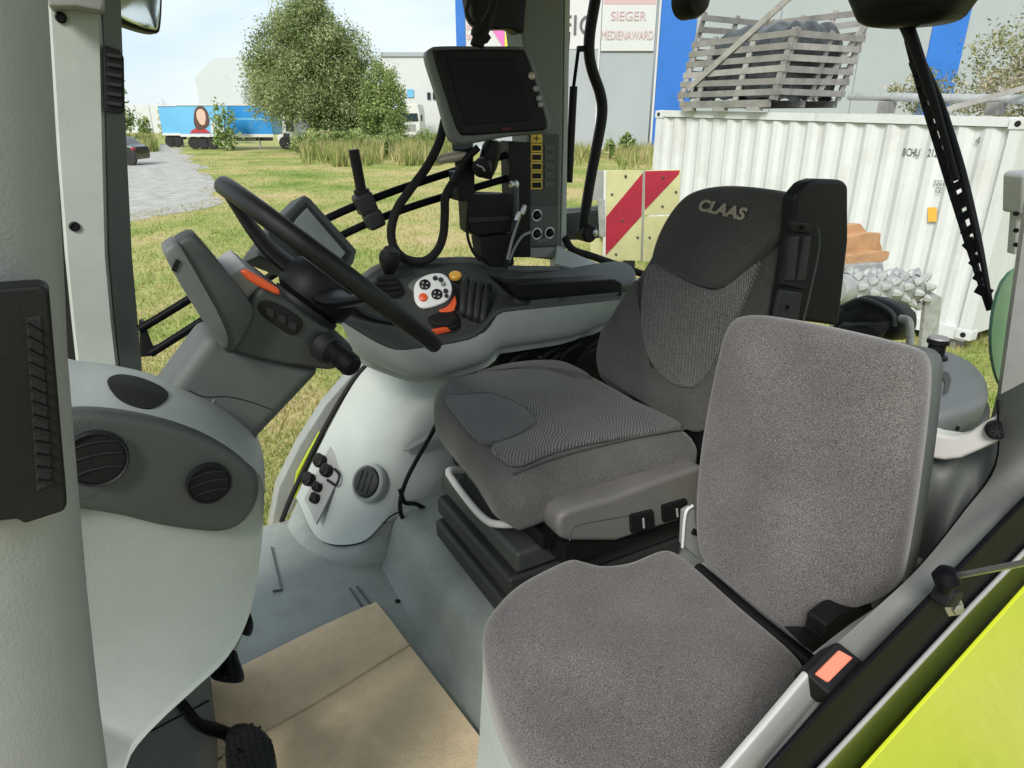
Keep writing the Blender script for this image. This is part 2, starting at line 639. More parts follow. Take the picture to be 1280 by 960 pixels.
def skin(name, o, outline, m, parent=None, lift=.0015, N=48):
    """a thin skin that follows the surface of an object inside an outline"""
    loop = [Vector((a, b, 0)) for a, b in outline]
    loop = catmull(loop, N)
    c = sum(loop, Vector()) / len(loop)
    rings = []
    for f in (1.0, .8, .6, .4, .2, .04):
        rings.append(surf(o, *[tuple((c + (p - c) * f)[:2]) for p in loop], lift=lift))
    return loft(name, [surf(o, *[tuple((c + (p - c) * 1.01)[:2]) for p in loop], lift=-.002)] + rings, m, parent, angle=80)

# ================================================================== the tractor's cab shell
def sheet(name, grid, nu, nv, thick, m, parent=None, flip=False):
    """a moulded panel through a grid of points, given a real thickness"""
    rows = [catmull(r, nu, closed=False) for r in grid]
    cols = [catmull([rows[i][j] for i in range(len(rows))], nv, closed=False) for j in range(nu)]
    V = [[cols[j][i] for j in range(nu)] for i in range(nv)]
    top, bot = [], []
    for i in range(nv):
        for j in range(nu):
            a = V[min(i + 1, nv - 1)][j] - V[max(i - 1, 0)][j]
            b = V[i][min(j + 1, nu - 1)] - V[i][max(j - 1, 0)]
            n = a.cross(b)
            n = n.normalized() if n.length > 1e-9 else UP
            if n.dot(V[i][j] - EYE) < 0:
                n = -n
            top.append(V[i][j])
            bot.append(V[i][j] + n * thick)
    K = nu * nv
    fs = []
    for i in range(nv - 1):
        for j in range(nu - 1):
            a = i * nu + j
            fs.append([a, a + 1, a + nu + 1, a + nu])
            fs.append([K + a + nu, K + a + nu + 1, K + a + 1, K + a])
    edge = [j for j in range(nu)] + [i * nu + nu - 1 for i in range(1, nv)] + [(nv - 1) * nu + j for j in range(nu - 2, -1, -1)] + [i * nu for i in range(nv - 2, 0, -1)]
    for a, b in zip(edge, edge[1:] + edge[:1]):
        fs.append([a, b, b + K, a + K])
    return finish(name, bm_from(top + bot, fs), m, parent, angle=45)

def Y1(y, px, py):
    return ony(y, (px, py))[0]
def Z1(z, px, py):
    return onz(z, (px, py))[0]
def X1(x, px, py):
    return onx(x, (px, py))[0]
FL = 1.55                                                  # height of the cab floor
YN = Vector((0, -1, 0))

cab = thing('tractor_cab', (0.7, 1.0, 1.5), 'pale grey tractor cab interior with window pillars, floor and lime green fender', 'tractor cab')
prism('floor_panel', [(-0.45, 0.34, FL - .03), (1.6, 0.34, FL - .03), (1.6, 1.715, FL - .03), (-0.45, 1.715, FL - .03)], (0, 0, .03), 'floor_mat', cab, 0.006)
# ribs pressed into the floor mat
for a, b in (((339, 684), (352, 737)), ((341, 739), (353, 737)), ((437, 735), (452, 757)), ((446, 733), (463, 755))):
    p, q = onz(FL + .0025, a, b)
    board('floor_rib', p, q, 0.0035, 0.0052, 'mid_plastic', cab, side=(q - p).cross(UP))
lathe('floor_plug', Z1(FL, 497, 752), UP, [(0.006, 0), (0.006, 0.003), (0.001, 0.004)], 'black_plastic', cab, 14)

# raised plinth that carries the driver's seat
prof = [(0.385, FL - .002), (0.398, FL + .02), (0.408, FL + .05), (0.425, FL + .11), (0.44, FL + .135), (0.47, FL + .15), (1.45, FL + .15), (1.45, FL - .002)]
loft('seat_plinth', [[(x + s * .02 * (1 if i < 5 else 0), y, z) for i, (x, z) in enumerate(prof)] for y, s in ((0.60, 0), (0.9, 0), (1.2, 0), (1.38, 0.2), (1.44, 2.5))], 'floor_mat', cab, angle=60)
# pale pedestal under the folding passenger seat
loft('seat_pedestal', [[(0.318 - d, 0.315, z), (0.318 - d, 0.655 + d * .4, z), (0.335, 0.667 + d * .4, z), (0.86, 0.667 + d * .4, z), (0.86, 0.315, z)] for z, d in ((FL - .002, .03), (FL + .02, 0.024), (FL + .2, .008), (1.9, 0))], 'pale_plastic', cab, angle=60)

# moulded wheel arch cover at the right rear
g = [[Y1(1.69, 482, 436), Y1(1.62, 510, 441), Y1(1.55, 540, 446), Y1(1.48, 575, 452), Y1(1.44, 612, 462)],
     [Y1(1.69, 446, 474), Y1(1.61, 480, 482), Y1(1.53, 515, 487), Y1(1.46, 560, 497), Y1(1.42, 610, 510)],
     [Y1(1.69, 414, 530), Y1(1.58, 455, 540), Y1(1.48, 502, 546), Y1(1.44, 560, 552), Y1(1.40, 610, 560)],
     [Y1(1.69, 388, 582), Y1(1.565, 428, 604), Y1(1.455, 480, 608), Y1(1.42, 530, 596), Y1(1.39, 590, 590)],
     [Y1(1.69, 370, 622), Y1(1.555, 399, 674), Y1(1.42, 452, 677), Y1(1.405, 496, 640), Y1(1.38, 560, 640)]]
sheet('wheel_arch_cover', g, 30, 30, 0.02, 'pale_plastic', cab)
tube('cover_gap', [p + Vector((.003, .004, -.004)) for p in catmull(g[4], 24, closed=False)], .0028, 'black_rubber', cab, 6, 60)
def inward(p, d):
    return p + Vector((d, d * .5, -.004))
g2 = [[inward(p, .012) for p in catmull(g[4], 7, closed=False)],
      [inward(p, .002).lerp(q, .6) for p, q in zip(catmull(g[4], 7, closed=False), onz(FL, (360, 656), (376, 680), (398, 694), (430, 703), (470, 704), (505, 700), (560, 700)))],
      [Vector((q.x - .006, q.y - .004, FL - .004)) for q in onz(FL, (360, 656), (376, 680), (398, 694), (430, 703), (470, 704), (505, 700), (560, 700))]]
sheet('arch_skirt', g2, 30, 12, 0.02, 'floor_mat', cab)
# round air vent and the plate of sockets on that cover
NA = Vector((-.74, -.40, .54)).normalized()
pv = Y1(1.472, 459, 603)
lathe('air_vent', pv - NA * .012, NA, [(0.050, 0), (0.049, 0.012), (0.043, 0.019), (0.039, 0.013), (0.0385, 0.006)], 'pale_plastic', cab, 36)
vd = lathe('vent_disc', pv - NA * .006, NA, [(0.0375, 0), (0.0375, 0.012), (0.033, 0.015), (0.001, 0.016)], 'dark_plastic', cab, 36)
u_, v_, _ = basis(NA)
for k in (-1, 0, 1):
    board('vent_blade', pv + u_ * k * .017 + NA * .0095 - v_ * .026, pv + u_ * k * .017 + NA * .0095 + v_ * .026, .003, .002, 'black_plastic', vd, side=NA)
pl = [Y1(1.657, 413, 558), Y1(1.59, 431, 582), Y1(1.55, 396, 656), Y1(1.63, 381, 624)]
NP = (pl[1] - pl[0]).cross(pl[3] - pl[0]).normalized()
if NP.dot(EYE - pl[0]) < 0: NP = -NP
prism('socket_plate', [p - NP * .004 for p in pl], NP * .007, 'grey_plastic', cab, 0.002)
def on_plate(px, py, d=0.004):
    return onp(pl[0] + NP * d, NP, (px, py))[0]
for (a, b, r) in ((402, 577, .018), (410, 589, .017), (388, 600, .018), (399, 610, .012), (396, 624, .013)):
    s = lathe('socket', on_plate(a, b), NP, [(r, 0), (r, .012), (r * .8, .02), (r * .55, .021), (r * .5, .014)], 'black_plastic', cab, 18)
    lathe('socket_cap', on_plate(a - 3, b - 4, .018), NP, [(r * .75, 0), (r * .8, .006), (r * .3, .012)], 'black_rubber', s, 16)
tube('socket_tether', [on_plate(409, 600, .006), on_plate(420, 606, .014), on_plate(424, 594, .014), on_plate(418, 586, .006)], .0035, 'black_rubber', cab, 8)
# pressed recess in the arch cover beside the seat
pad('cover_recess', [Y1(1.425, 490, 556), Y1(1.425, 512, 545), Y1(1.425, 545, 540), Y1(1.425, 545, 553), Y1(1.425, 505, 562)], (-.7, -.45, .55), .006, .003, -.003, 'grey_plastic', cab, 40)

# right window: seal, lower fender line outside, panes
tube('window_seal', [Y1(1.712, a, b) for a, b in ((500, 424), (474, 441), (440, 478), (407, 533), (381, 585), (361, 628), (352, 652))], .0075, 'black_rubber', cab, 8)
fo = ony(1.76, (338, 662), (348, 610), (375, 556), (407, 506), (440, 468), (480, 432), (520, 424), (474, 450), (440, 490), (412, 535), (388, 585), (366, 640))
prism('fender_edge', fo, (0, 0.05, 0), 'grey_paint', cab, .006)
prism('lime_stripe', ony(1.742, (366, 622), (371, 592), (384, 568), (400, 540), (402, 545), (388, 574), (378, 600), (371, 624)), (0, .012, 0), 'lime_paint', cab, .002)
prism('side_window_pane', [(-0.02, 1.735, 1.58), (1.13, 1.735, 1.58), (1.13, 1.735, 3.1), (-0.02, 1.735, 3.1)], (0, .005, 0), 'clear_glass', cab, 0)
prism('quarter_window_pane', [(1.25, 1.735, 2.2), (1.80, 1.735, 2.2), (1.80, 1.735, 3.1), (1.25, 1.735, 3.1)], (0, .005, 0), 'clear_glass', cab, 0)

# right front pillar, far side of the windscreen
def pillar(name, levels, m, parent):
    return loft(name, levels, m, parent, angle=30)
lv = []
for py, xl, xr in ((-30, 58, 124), (60, 64, 129), (200, 73, 132), (320, 82, 135), (400, 90, 142), (455, 96, 148), (500, 99, 152)):
    a, b = Y1(1.66, xl, py), Y1(1.66, xr, py)
    lv.append([a + Vector((.004, 0, 0)), b + Vector((-.006, 0, 0)), b + Vector((0, .008, 0)), b + Vector((-.02, .1, 0)), a + Vector((-.01, .1, 0)), a + Vector((0, .006, 0))])
fp = pillar('front_pillar', lv, 'pale_plastic', cab)
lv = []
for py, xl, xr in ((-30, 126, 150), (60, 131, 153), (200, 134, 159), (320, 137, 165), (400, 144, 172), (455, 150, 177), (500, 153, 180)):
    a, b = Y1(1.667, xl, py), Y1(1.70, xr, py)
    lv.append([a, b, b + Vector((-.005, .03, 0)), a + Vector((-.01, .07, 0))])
pillar('pillar_return', lv, 'pod_grey', cab)  # same plastic as the pillar, its shade put into a darker grey
lv = []
for py, xl, xr in ((-30, 44, 62), (60, 50, 67), (200, 58, 76), (320, 66, 85), (400, 74, 93), (470, 80, 99)):
    a, b = Y1(1.70, xl, py), Y1(1.70, xr, py)
    lv.append([a, b, b + Vector((0, .05, 0)), a + Vector((0, .05, 0))])
pillar('windscreen_seal', lv, 'black_rubber', cab)
prism('pillar_vent', ony(1.648, (129, 56), (150, 62), (155, 72), (156, 140), (150, 143), (131, 140)), (0, .02, 0), 'black_plastic', cab, .003)
for k in range(6):
    board('vent_louvre', Y1(1.645, 133, 68 + k * 12), Y1(1.645, 152, 71 + k * 12), .006, .004, 'dark_plastic', cab)
prism('roof_lining_corner', ony(1.60, (52, -40), (128, -40), (131, 4), (128, 14), (96, 8), (60, 8)), (0, .12, 0), 'grey_plastic', cab, .006)
for a, b in ((76, 22), (93, 283)):
    s = lathe('pillar_screw', Y1(1.660, a, b), YN, [(.010, 0), (.010, .004), (.007, .006), (.006, .003)], 'black_plastic', cab, 16)

# left front pillar, close to the camera, with its long black demister vent
lv = []
for py, xr in ((-120, 52), (0, 60), (100, 66), (320, 79), (450, 85), (600, 97), (740, 109), (880, 124), (1020, 143)):
    e = Y1(.47, xr, py)
    z = e.z
    lv.append([Vector((e.x - .42, .40, z)), Vector((e.x - .05, .425, z)), Vector((e.x - .018, .437, z)), Vector((e.x - .004, .452, z)), Vector((e.x, .47, z)), Vector((e.x - .004, .50, z)), Vector((e.x - .03, .54, z)), Vector((e.x - .42, .56, z))])
def extend(lv, z, first=True):
    a, b = (lv[0], lv[1]) if first else (lv[-1], lv[-2])
    k = (z - a[0].z) / (a[0].z - b[0].z)
    return [p + (p - q) * k for p, q in zip(a, b)]
lv = [extend(lv, 3.12)] + lv + [extend(lv, FL - .05, False)]
loft('near_front_pillar', lv, 'grey_plastic', cab, angle=60)
nv = Vector((.067, -1, 0)).normalized()
p0 = Y1(.425, 60, 500) - Vector((0, .004, 0))
def onv(d, *pp):
    return onp(p0 + nv * d, nv, *pp)
fr = prism('demister_vent', onv(.010, (-70, 366), (50, 357), (61, 363), (84, 632), (80, 640), (30, 656), (22, 650), (-70, 660)), -nv * .02, 'black_plastic', cab, .003, 3)
prism('vent_recess', onv(.0108, (32, 398), (52, 394), (66, 606), (46, 616)), -nv * .004, 'black_rubber', fr, .001)
for k in range(13):
    t = k / 12.0
    a = onv(.011, (33 + 14 * t, 404 + 196 * t))[0]
    b = onv(.011, (53 + 13 * t, 417 + 184 * t))[0]
    board('vent_slat', a, b, .0018, .006, 'black_plastic', fr)

# right rear pillar with its switch panel
prism('rear_pillar', ony(1.66, (644, -40), (650, 20), (655, 60), (659, 165), (660, 322), (700, 326), (704, 165), (706, -40)), (0, .09, 0), 'pillar_grey', cab, .008, 3)
prism('pillar_edge', ony(1.668, (706.5, -40), (704.5, 165), (701, 312), (708, 312), (710, 165), (714, -40)), (0, .07, 0), 'pale_plastic', cab, .003)
sp = prism('switch_panel', ony(1.652, (661, 167), (699, 168), (698, 307), (663, 309)), (0, .012, 0), 'slate_plastic', cab, .002)
prism('panel_foot', ony(1.653, (663, 310), (699, 309), (701, 322), (664, 322)), (0, .014, 0), 'grey_plastic', cab, .002)
for k in range(6):
    y = 173 + k * 11.6
    f = prism('yellow_switch_frame', ony(1.6495, (664, y - 5), (678, y - 5), (678, y + 5.6), (664, y + 5.6)), (0, .004, 0), 'yellow_print', sp, .0008)
    if k:
        prism('switch_cap', ony(1.6485, (665.5, y - 3), (676.8, y - 3), (676.8, y + 3.8), (665.5, y + 3.8)), (0, .003, 0), 'black_plastic', f, .0008)
        prism('switch', ony(1.6495, (681, y - 4), (693, y - 4), (693, y + 4), (681, y + 4)), (0, .004, 0), 'dim_print', sp, .0008)
    else:
        board('switch_mark', Y1(1.648, 667, 173), Y1(1.648, 675, 173), .002, .001, 'black_plastic', f)
        board('switch_mark', Y1(1.648, 671, 169), Y1(1.648, 671, 177), .002, .001, 'black_plastic', f, side=(1, 0, 0))
prism('dial_field', ony(1.6495, (663.5, 258), (697.5, 257), (697, 306), (664, 307.5)), (0, .003, 0), 'band_plastic', sp, .0005)
for a, b in ((671, 269), (671, 292), (687, 291)):
    c = Y1(1.648, a, b)
    k1 = lathe('dial_ring', c, YN, [(.0165, -.001), (.0165, .001), (.0128, .001), (.0128, -.001)], 'white_plastic', sp, 24)
    lathe('dial_knob', c, YN, [(.009, -.001), (.0085, .012), (.007, .013), (.001, .013)], 'black_plastic', k1, 20)
text('panel_lettering', 'AUTO', Y1(1.6488, 678, 301), (1, 0, 0), UP, .011, 'grey_print', sp)
# sill running back from that pillar, and the hinged rear side window's handle
sheet('window_sill', [[Y1(1.66, 696, 306), Y1(1.64, 712, 314), Y1(1.60, 745, 328), Y1(1.58, 800, 350)],
                      [Y1(1.60, 694, 330), Y1(1.58, 712, 334), Y1(1.53, 745, 343), Y1(1.50, 800, 362)]], 16, 8, .05, 'pale_plastic', cab)
tube('sill_seal', [Y1(1.665, 706, 296), Y1(1.66, 716, 312), Y1(1.645, 745, 322), Y1(1.63, 810, 345)], .011, 'black_rubber', cab, 8)
hb = tube('window_handle', [Y1(1.70, a, b) for a, b in ((750, -40), (744, 0), (737.5, 40), (736.5, 67), (741, 90), (750.5, 118), (752.5, 144), (745, 188), (738, 225), (731, 269), (728, 290))], .0155, 'black_plastic', cab, 14, 70)
lathe('handle_boss', Y1(1.69, 735, 291), YN, [(.028, -.03), (.028, .01), (.022, .016), (.010, .016)], 'black_plastic', hb, 22)
lathe('handle_bolt', Y1(1.68, 742, 291), YN, [(.012, 0), (.010, .01), (.004, .012)], 'steel', hb, 16)
st = tube('gas_strut', [Y1(1.705, 717, 108), Y1(1.705, 711, 228)], .011, 'black_plastic', cab, 14)
tube('strut_rod', [Y1(1.705, 723, 62), Y1(1.705, 717, 108)], .005, 'black_steel', st, 10)
tube('strut_pin', [Y1(1.705, 722, 61), Y1(1.70, 737, 61)], .008, 'black_plastic', st, 10)
tube('latch_rod', [Y1(1.70, 711, 40), Y1(1.70, 707, 120), Y1(1.70, 706, 300)], .0045, 'black_steel', cab, 8)
rbox('latch', Y1(1.695, 706.5, 117), (.014, .012, .05), 'dark_plastic', cab, bev=.003)
prism('hinge_bracket', ony(1.76, (708, 267), (748, 262), (750, 297), (709, 300)), (0, .03, 0), 'slate_plastic', cab, .004)
lathe('roof_knob', Y1(1.55, 868, 0), YN, [(.045, -.04), (.045, 0), (.036, .02), (.012, .028), (.001, .028)], 'black_plastic', cab, 28)

# rear window, its wiper and the left rear corner
prism('rear_window_pane', [(1.575, .62, 2.0), (1.575, 1.66, 2.0), (1.575, 1.66, 3.15), (1.575, .62, 3.15)], (.005, 0, 0), 'clear_glass', cab, 0)
wm = pad('wiper_motor', onx(1.42, (1056, -30), (1059, 18), (1075, 33), (1120, 32), (1165, 25), (1186, 8), (1192, -30)), (-1, 0, 0), .08, .03, .01, 'black_plastic', cab, 50)
wa = tube('wiper_arm', onx(1.49, (1128, 20), (1141, 52), (1168, 130), (1196, 225)), [.015, .011, .008, .007], 'black_plastic', cab, 8, 20)
wb = tube('wiper_blade', onx(1.515, (1133, 50), (1152, 118), (1181, 210), (1209, 300), (1237, 388)), [.005, .007, .008, .007, .006], 'black_rubber', cab, 8, 40)
tube('blade_frame', onx(1.505, (1141, 50), (1172, 122), (1200, 208), (1222, 296), (1240, 386)), [.006, .009, .009, .007, .004], 'black_plastic', wb, 8, 40)
for k in range(16):
    t = .08 + .86 * k / 15
    w_ = 10 * math.sin(math.pi * min(1, .12 + t)) + 2
    a = onx(1.508, (1134 + 102 * t ** 1.02 + w_ * .2 - 4, 56 + 328 * t + 5))[0]
    b = onx(1.508, (1134 + 102 * t ** 1.02 + w_ * 1.7, 56 + 328 * t - 6))[0]
    board('blade_link', a, b, .016 if k % 3 else .030, .006, 'black_plastic', wb)
prism('corner_glass', catmull(ony(.60, (1320, 325), (1268, 338), (1250, 362), (1241, 400), (1240, 440), (1249, 478), (1268, 500), (1320, 505)), 48), (0, .006, 0), 'green_glass', cab, .001)
lv = []
for py, xl in ((150, 1302), (260, 1284), (330, 1274), (400, 1264), (450, 1257), (500, 1250)):
    e = Y1(.50, xl, py)
    z = e.z
    lv.append([e, e + Vector((.02, -.03, 0)), e + Vector((.10, -.04, 0)), e + Vector((.13, .03, 0)), e + Vector((.035, .022, 0))])
lv = [extend(lv, 3.12)] + lv + [[p + Vector((.01, 0, -.16)) for p in lv[-1]]]
loft('rear_corner_pillar', lv, 'grey_paint', cab, angle=60)
wmc = wm.location
board('motor_bracket', wmc + UP * .03, Vector((wmc.x, wmc.y, 3.13)), .10, .05, 'black_plastic', cab, side=(0, 1, 0))
kc = Y1(1.55, 868, 0)
board('knob_stem', kc + Vector((0, .03, .03)), Vector((kc.x, kc.y + .03, 3.13)), .03, .03, 'black_plastic', cab, side=(0, 1, 0))
prism('rear_wall', [(1.56, .62, FL), (1.56, 1.70, FL), (1.56, 1.70, 1.93), (1.56, .62, 1.93)], (.03, 0, 0), 'mid_plastic', cab, .005)
prism('right_wall', [(.70, 1.715, FL), (1.59, 1.715, FL), (1.59, 1.715, 2.10), (.70, 1.715, 2.10)], (0, .015, 0), 'mid_plastic', cab, .004)
# roof of the cab, above the picture
prism('roof', [(-.25, .18, 3.12), (1.7, .18, 3.12), (1.7, 1.85, 3.12), (-.25, 1.85, 3.12)], (0, 0, .12), 'grey_plastic', cab, .02)

# left rear corner: side trim, sill, black door frame, lime fender
sheet('side_trim', [[Y1(.47, 1125, 548), Y1(.44, 1160, 562), Y1(.42, 1195, 572), Y1(.40, 1235, 548), Y1(.40, 1254, 498)],
                    [Y1(.47, 1105, 630), Y1(.43, 1150, 640), Y1(.385, 1182, 645), Y1(.375, 1215, 625), Y1(.37, 1250, 580)],
                    [Y1(.47, 1080, 740), Y1(.43, 1120, 735), Y1(.38, 1152, 722), Y1(.365, 1180, 690), Y1(.36, 1240, 620)],
                    [Y1(.47, 1040, 800), Y1(.43, 1070, 785), Y1(.375, 1105, 765), Y1(.36, 1140, 735), Y1(.35, 1220, 660)]], 26, 24, .02, 'mid_plastic', cab)
sheet('door_trim', [[Y1(.365, 1248, 494), Y1(.350, 1246, 580), Y1(.330, 1205, 640), Y1(.320, 1150, 708), Y1(.314, 1095, 760), Y1(.310, 1028, 820)],
                    [Y1(.300, 1300, 470), Y1(.300, 1300, 585), Y1(.295, 1235, 652), Y1(.293, 1178, 722), Y1(.291, 1122, 790), Y1(.290, 1062, 852)],
                    [Y1(.287, 1330, 480), Y1(.287, 1310, 602), Y1(.283, 1243, 668), Y1(.281, 1186, 735), Y1(.280, 1130, 800), Y1(.280, 1075, 858)]], 30, 10, .014, 'trim_grey', cab)
tube('trim_seam', [Y1(.362, a, b) for a, b in ((1247, 500), (1245, 578), (1206, 637), (1150, 706), (1096, 757))], .0014, 'black_rubber', cab, 6)
prism('sill_cover', ony(.295, (1012, 843), (1042, 876), (950, 985), (890, 1000), (900, 975), (960, 905)), (0, .008, 0), 'grey_paint_pale', cab, .003)
prism('sill_lip', ony(.287, (1042, 868), (1048, 872), (955, 990), (940, 992)), (0, .012, 0), 'grey_paint', cab, .002)
prism('door_frame', ony(.270, (965, 960), (1037, 878), (1083, 833), (1162, 752), (1270, 640), (1345, 564), (1440, 468), (1440, 525), (1345, 622), (1280, 688), (1217, 754), (1023, 962), (985, 1003), (930, 1003)), (0, .006, 0), 'black_steel', cab, .002)
tube('frame_seal', [Y1(.266, a, b) for a, b in ((1440, 526), (1345, 623), (1217, 755), (1023, 963), (985, 1005))], .0026, 'grey_paint', cab, 8, curve=False)
prism('fender_gap', ony(.264, (1440, 531), (1345, 628), (1217, 760), (1023, 968), (990, 1005), (1050, 1005), (1084, 964), (1282, 741), (1345, 670), (1440, 564)), (0, .005, 0), 'dark_olive', cab, .002)  # dark olive band between door frame and fender
fe = ony(.250, (1042, 1008), (1083, 960), (1281, 738), (1362, 648), (1440, 562))
fz = fe[-1]
prism('rear_fender', fe + [fz + Vector((.12, 0, .045)), fz + Vector((.28, 0, .07)), fz + Vector((.46, 0, .06)), fz + Vector((.66, 0, 0)), fz + Vector((.80, 0, -.12)), Vector((fz.x + .80, .25, 1.2)), Vector((fe[0].x - .02, .25, 1.2)), Vector((fe[0].x - .02, .25, fe[0].z))], (0, .004, 0), 'lime_paint', cab, .001, 2)
bj = rbox('strut_bracket', Y1(.263, 1183, 744), (.024, .02, .018), 'black_plastic', cab, ax=((.8, 0, -.3), (0, 1, 0), (.3, 0, .8)), bev=.004)
lathe('ball_joint', Y1(.257, 1183, 723), UP, [(.006, -.014), (.009, -.007), (.0125, 0), (.009, .009), (.003, .012)], 'black_steel', cab, 18)
lathe('bracket_bolt', Y1(.265, 1190, 757), (-.3, -.9, .2), [(.011, 0), (.011, .003), (.006, .005), (.006, .009), (.001, .010)], 'steel', cab, 6)
tube('door_strut', [Y1(.255, 1190, 721), Y1(.165, 1330, 694)], .0028, 'steel', cab, 10)

# storage box with its lid behind the passenger seat
sb = thing('storage_box', Z1(2.03, 1190, 520), 'dark grey storage box lid with black knob behind the passenger seat', 'storage box')
pad('lid', onz(2.20, (1110, 444), (1165, 434), (1205, 444), (1230, 462), (1238, 482), (1232, 498), (1205, 511), (1175, 516), (1140, 505), (1110, 480)), UP, .055, .016, .002, 'lid_plastic', sb, 60)
pad('box_body', onz(2.16, (1110, 462), (1165, 456), (1210, 466), (1238, 502), (1231, 530), (1195, 546), (1165, 552), (1125, 530)), UP, .13, .01, 0, 'slate_plastic', sb, 60)
prism('lid_recess_shade', onz(2.203, (1140, 457), (1160, 458), (1186, 467), (1189, 476), (1185, 490), (1179, 494), (1181, 478), (1175, 471), (1160, 466), (1140, 465)), (0, 0, .0015), 'slate_plastic', sb, .0004)  # flat dark crescent, the shade of a lid recess as colour
lathe('lid_screw', Z1(2.17, 1196, 535), (-.5, -.8, .2), [(.004, 0), (.003, .003), (.001, .003)], 'black_plastic', sb, 10)
kb = lathe('knob', Z1(2.202, 1168, 447), UP, [(.021, 0), (.020, .004), (.014, .006), (.014, .026), (.018, .027), (.018, .033), (.012, .035), (.001, .035)], 'black_plastic', sb, 24)
lathe('knob_cap', Z1(2.202, 1168, 447) + UP * .0352, UP, [(.0165, 0), (.015, .003), (.001, .0035)], 'grey_paint', kb, 24)
# pale grab bracket in front of the box
gb = thing('grab_bracket', Y1(.40, 1200, 575), 'off-white curved bracket with black end bolt below the storage box', 'bracket')
prism('strap', onx(.875, (1140, 533), (1165, 542), (1190, 546), (1210, 541), (1228, 528), (1240, 521), (1251, 525), (1254, 540), (1246, 551), (1225, 562), (1200, 573), (1180, 576), (1155, 572), (1140, 566)), (.03, 0, 0), 'white_paint', gb, .006, 3)
bb = lathe('end_bolt', X1(.872, 1245, 537), (-.8, -.6, .1), [(.0115, -.004), (.0115, .004), (.009, .007), (.001, .0072)], 'black_plastic', gb, 24)
for k in range(3):
    a = X1(.872, 1245, 537) + Vector((-.8, -.6, .1)) * .008
    d = Vector((-.6 * math.cos(k * 1.05), .8 * math.cos(k * 1.05), math.sin(k * 1.05))) * .007
    board('bolt_rib', a - d, a + d, .002, .002, 'dark_plastic', bb)

# ================================================================== front console with vents
con = thing('front_console', (-.05, 1.05, FL), 'pale grey front console with dark band and two round air vents', 'console')
def ring_of(pts, N=90):
    return catmull(pts, N)
near = [Y1(.86, a, b) for a, b in ((40, 512), (88, 514), (150, 517), (215, 531), (275, 553), (318, 582), (331, 602), (332, 640), (326, 710), (312, 775), (285, 825), (240, 868), (200, 905), (165, 945), (140, 1000), (60, 1060), (-20, 1060), (-60, 800), (-40, 560))]
sec = []
NC = sum(near, Vector()) / len(near)
for dy, f in ((.012, .955), (.002, .985), (.012, 1.0), (.05, 1.0)):
    sec.append(ring_of([NC + (p - NC) * f + Vector((0, dy, 0)) for p in near]))
farp = [Y1(1.20, a, b) for a, b in ((50, 446), (95, 450), (150, 458), (210, 474), (270, 498), (310, 530), (326, 552), (328, 600), (322, 680), (310, 750), (285, 810), (240, 850), (200, 890), (165, 930), (140, 980), (70, 1030), (-10, 1030), (-40, 780), (-20, 500))]
fr_ = ring_of(farp)
nr_ = sec[-1]
for t, lift in ((.15, .012), (.4, .02), (.7, .014), (.92, 0), (1.0, -.03)):
    sec.append([a.lerp(b, t) + UP * lift * (1 if i < 32 else 0) for i, (a, b) in enumerate(zip(nr_, fr_))])
cbody = loft('console_body', sec, 'pale_plastic', con, angle=70)
# dark band across its face with the two vents
band = [Y1(.851, a, b) for a, b in ((40, 528), (90, 516), (150, 519), (215, 533), (272, 556), (310, 582), (324, 604), (322, 630), (306, 655), (282, 667), (250, 667), (200, 660), (150, 648), (95, 640), (40, 640))]
pad('dark_band', band, YN, .026, .012, .002, 'band_plastic', con, 100)
for (px, py, rx) in ((120, 574, .0340), (262, 605, .0270)):
    c = Y1(.842, px, py)
    nrm = Vector((.04, -1, .05)).normalized()
    vn = lathe('air_vent', c, nrm, [(rx, -.01), (rx, .002), (rx * .96, .0045), (rx * .91, .003), (rx * .89, -.01)], 'dark_plastic', con, 44)
    lathe('vent_disc', c, nrm, [(rx * .89, -.01), (rx * .885, .0008), (.001, .001)], 'black_rubber', vn, 36)
    uu, vv, _ = basis(nrm)
    for k_ in (-.45, .05, .5):
        hw = math.sqrt(1 - k_ * k_) * .82
        tube('vent_lip', [c + uu * (rx * hw * t_) + vv * (rx * (k_ + .12 * (1 - t_ * t_))) + nrm * .0016 for t_ in np.linspace(-1, 1, 9)], .0011, 'dark_plastic', vn, 6)
# cup hole in the cowl top: its shade painted as a black skin
skin('cup_hole_shade', cbody, ((134, 477), (148, 469), (175, 473), (202, 485), (210, 497), (190, 511), (166, 508), (146, 497)), 'black_rubber', con)
# dark grey foot under the belly, going down to the floor
loft('console_foot', [[Vector((x0, .93, z)), Vector((x1 - .02, .93, z)), Vector((x1, .95, z)), Vector((x1, 1.18, z)), Vector((x0, 1.18, z))] for z, x0, x1 in ((FL - .002, -.25, -.045), (FL + .10, -.25, -.03), (FL + .25, -.25, -.02), (FL + .4, -.25, -.03))], 'mid_plastic', con, angle=50)
board('foot_seam', Vector((-.15, .9295, FL + .17)), Vector((-.03, .9295, FL + .195)), .003, .002, 'black_plastic', con)

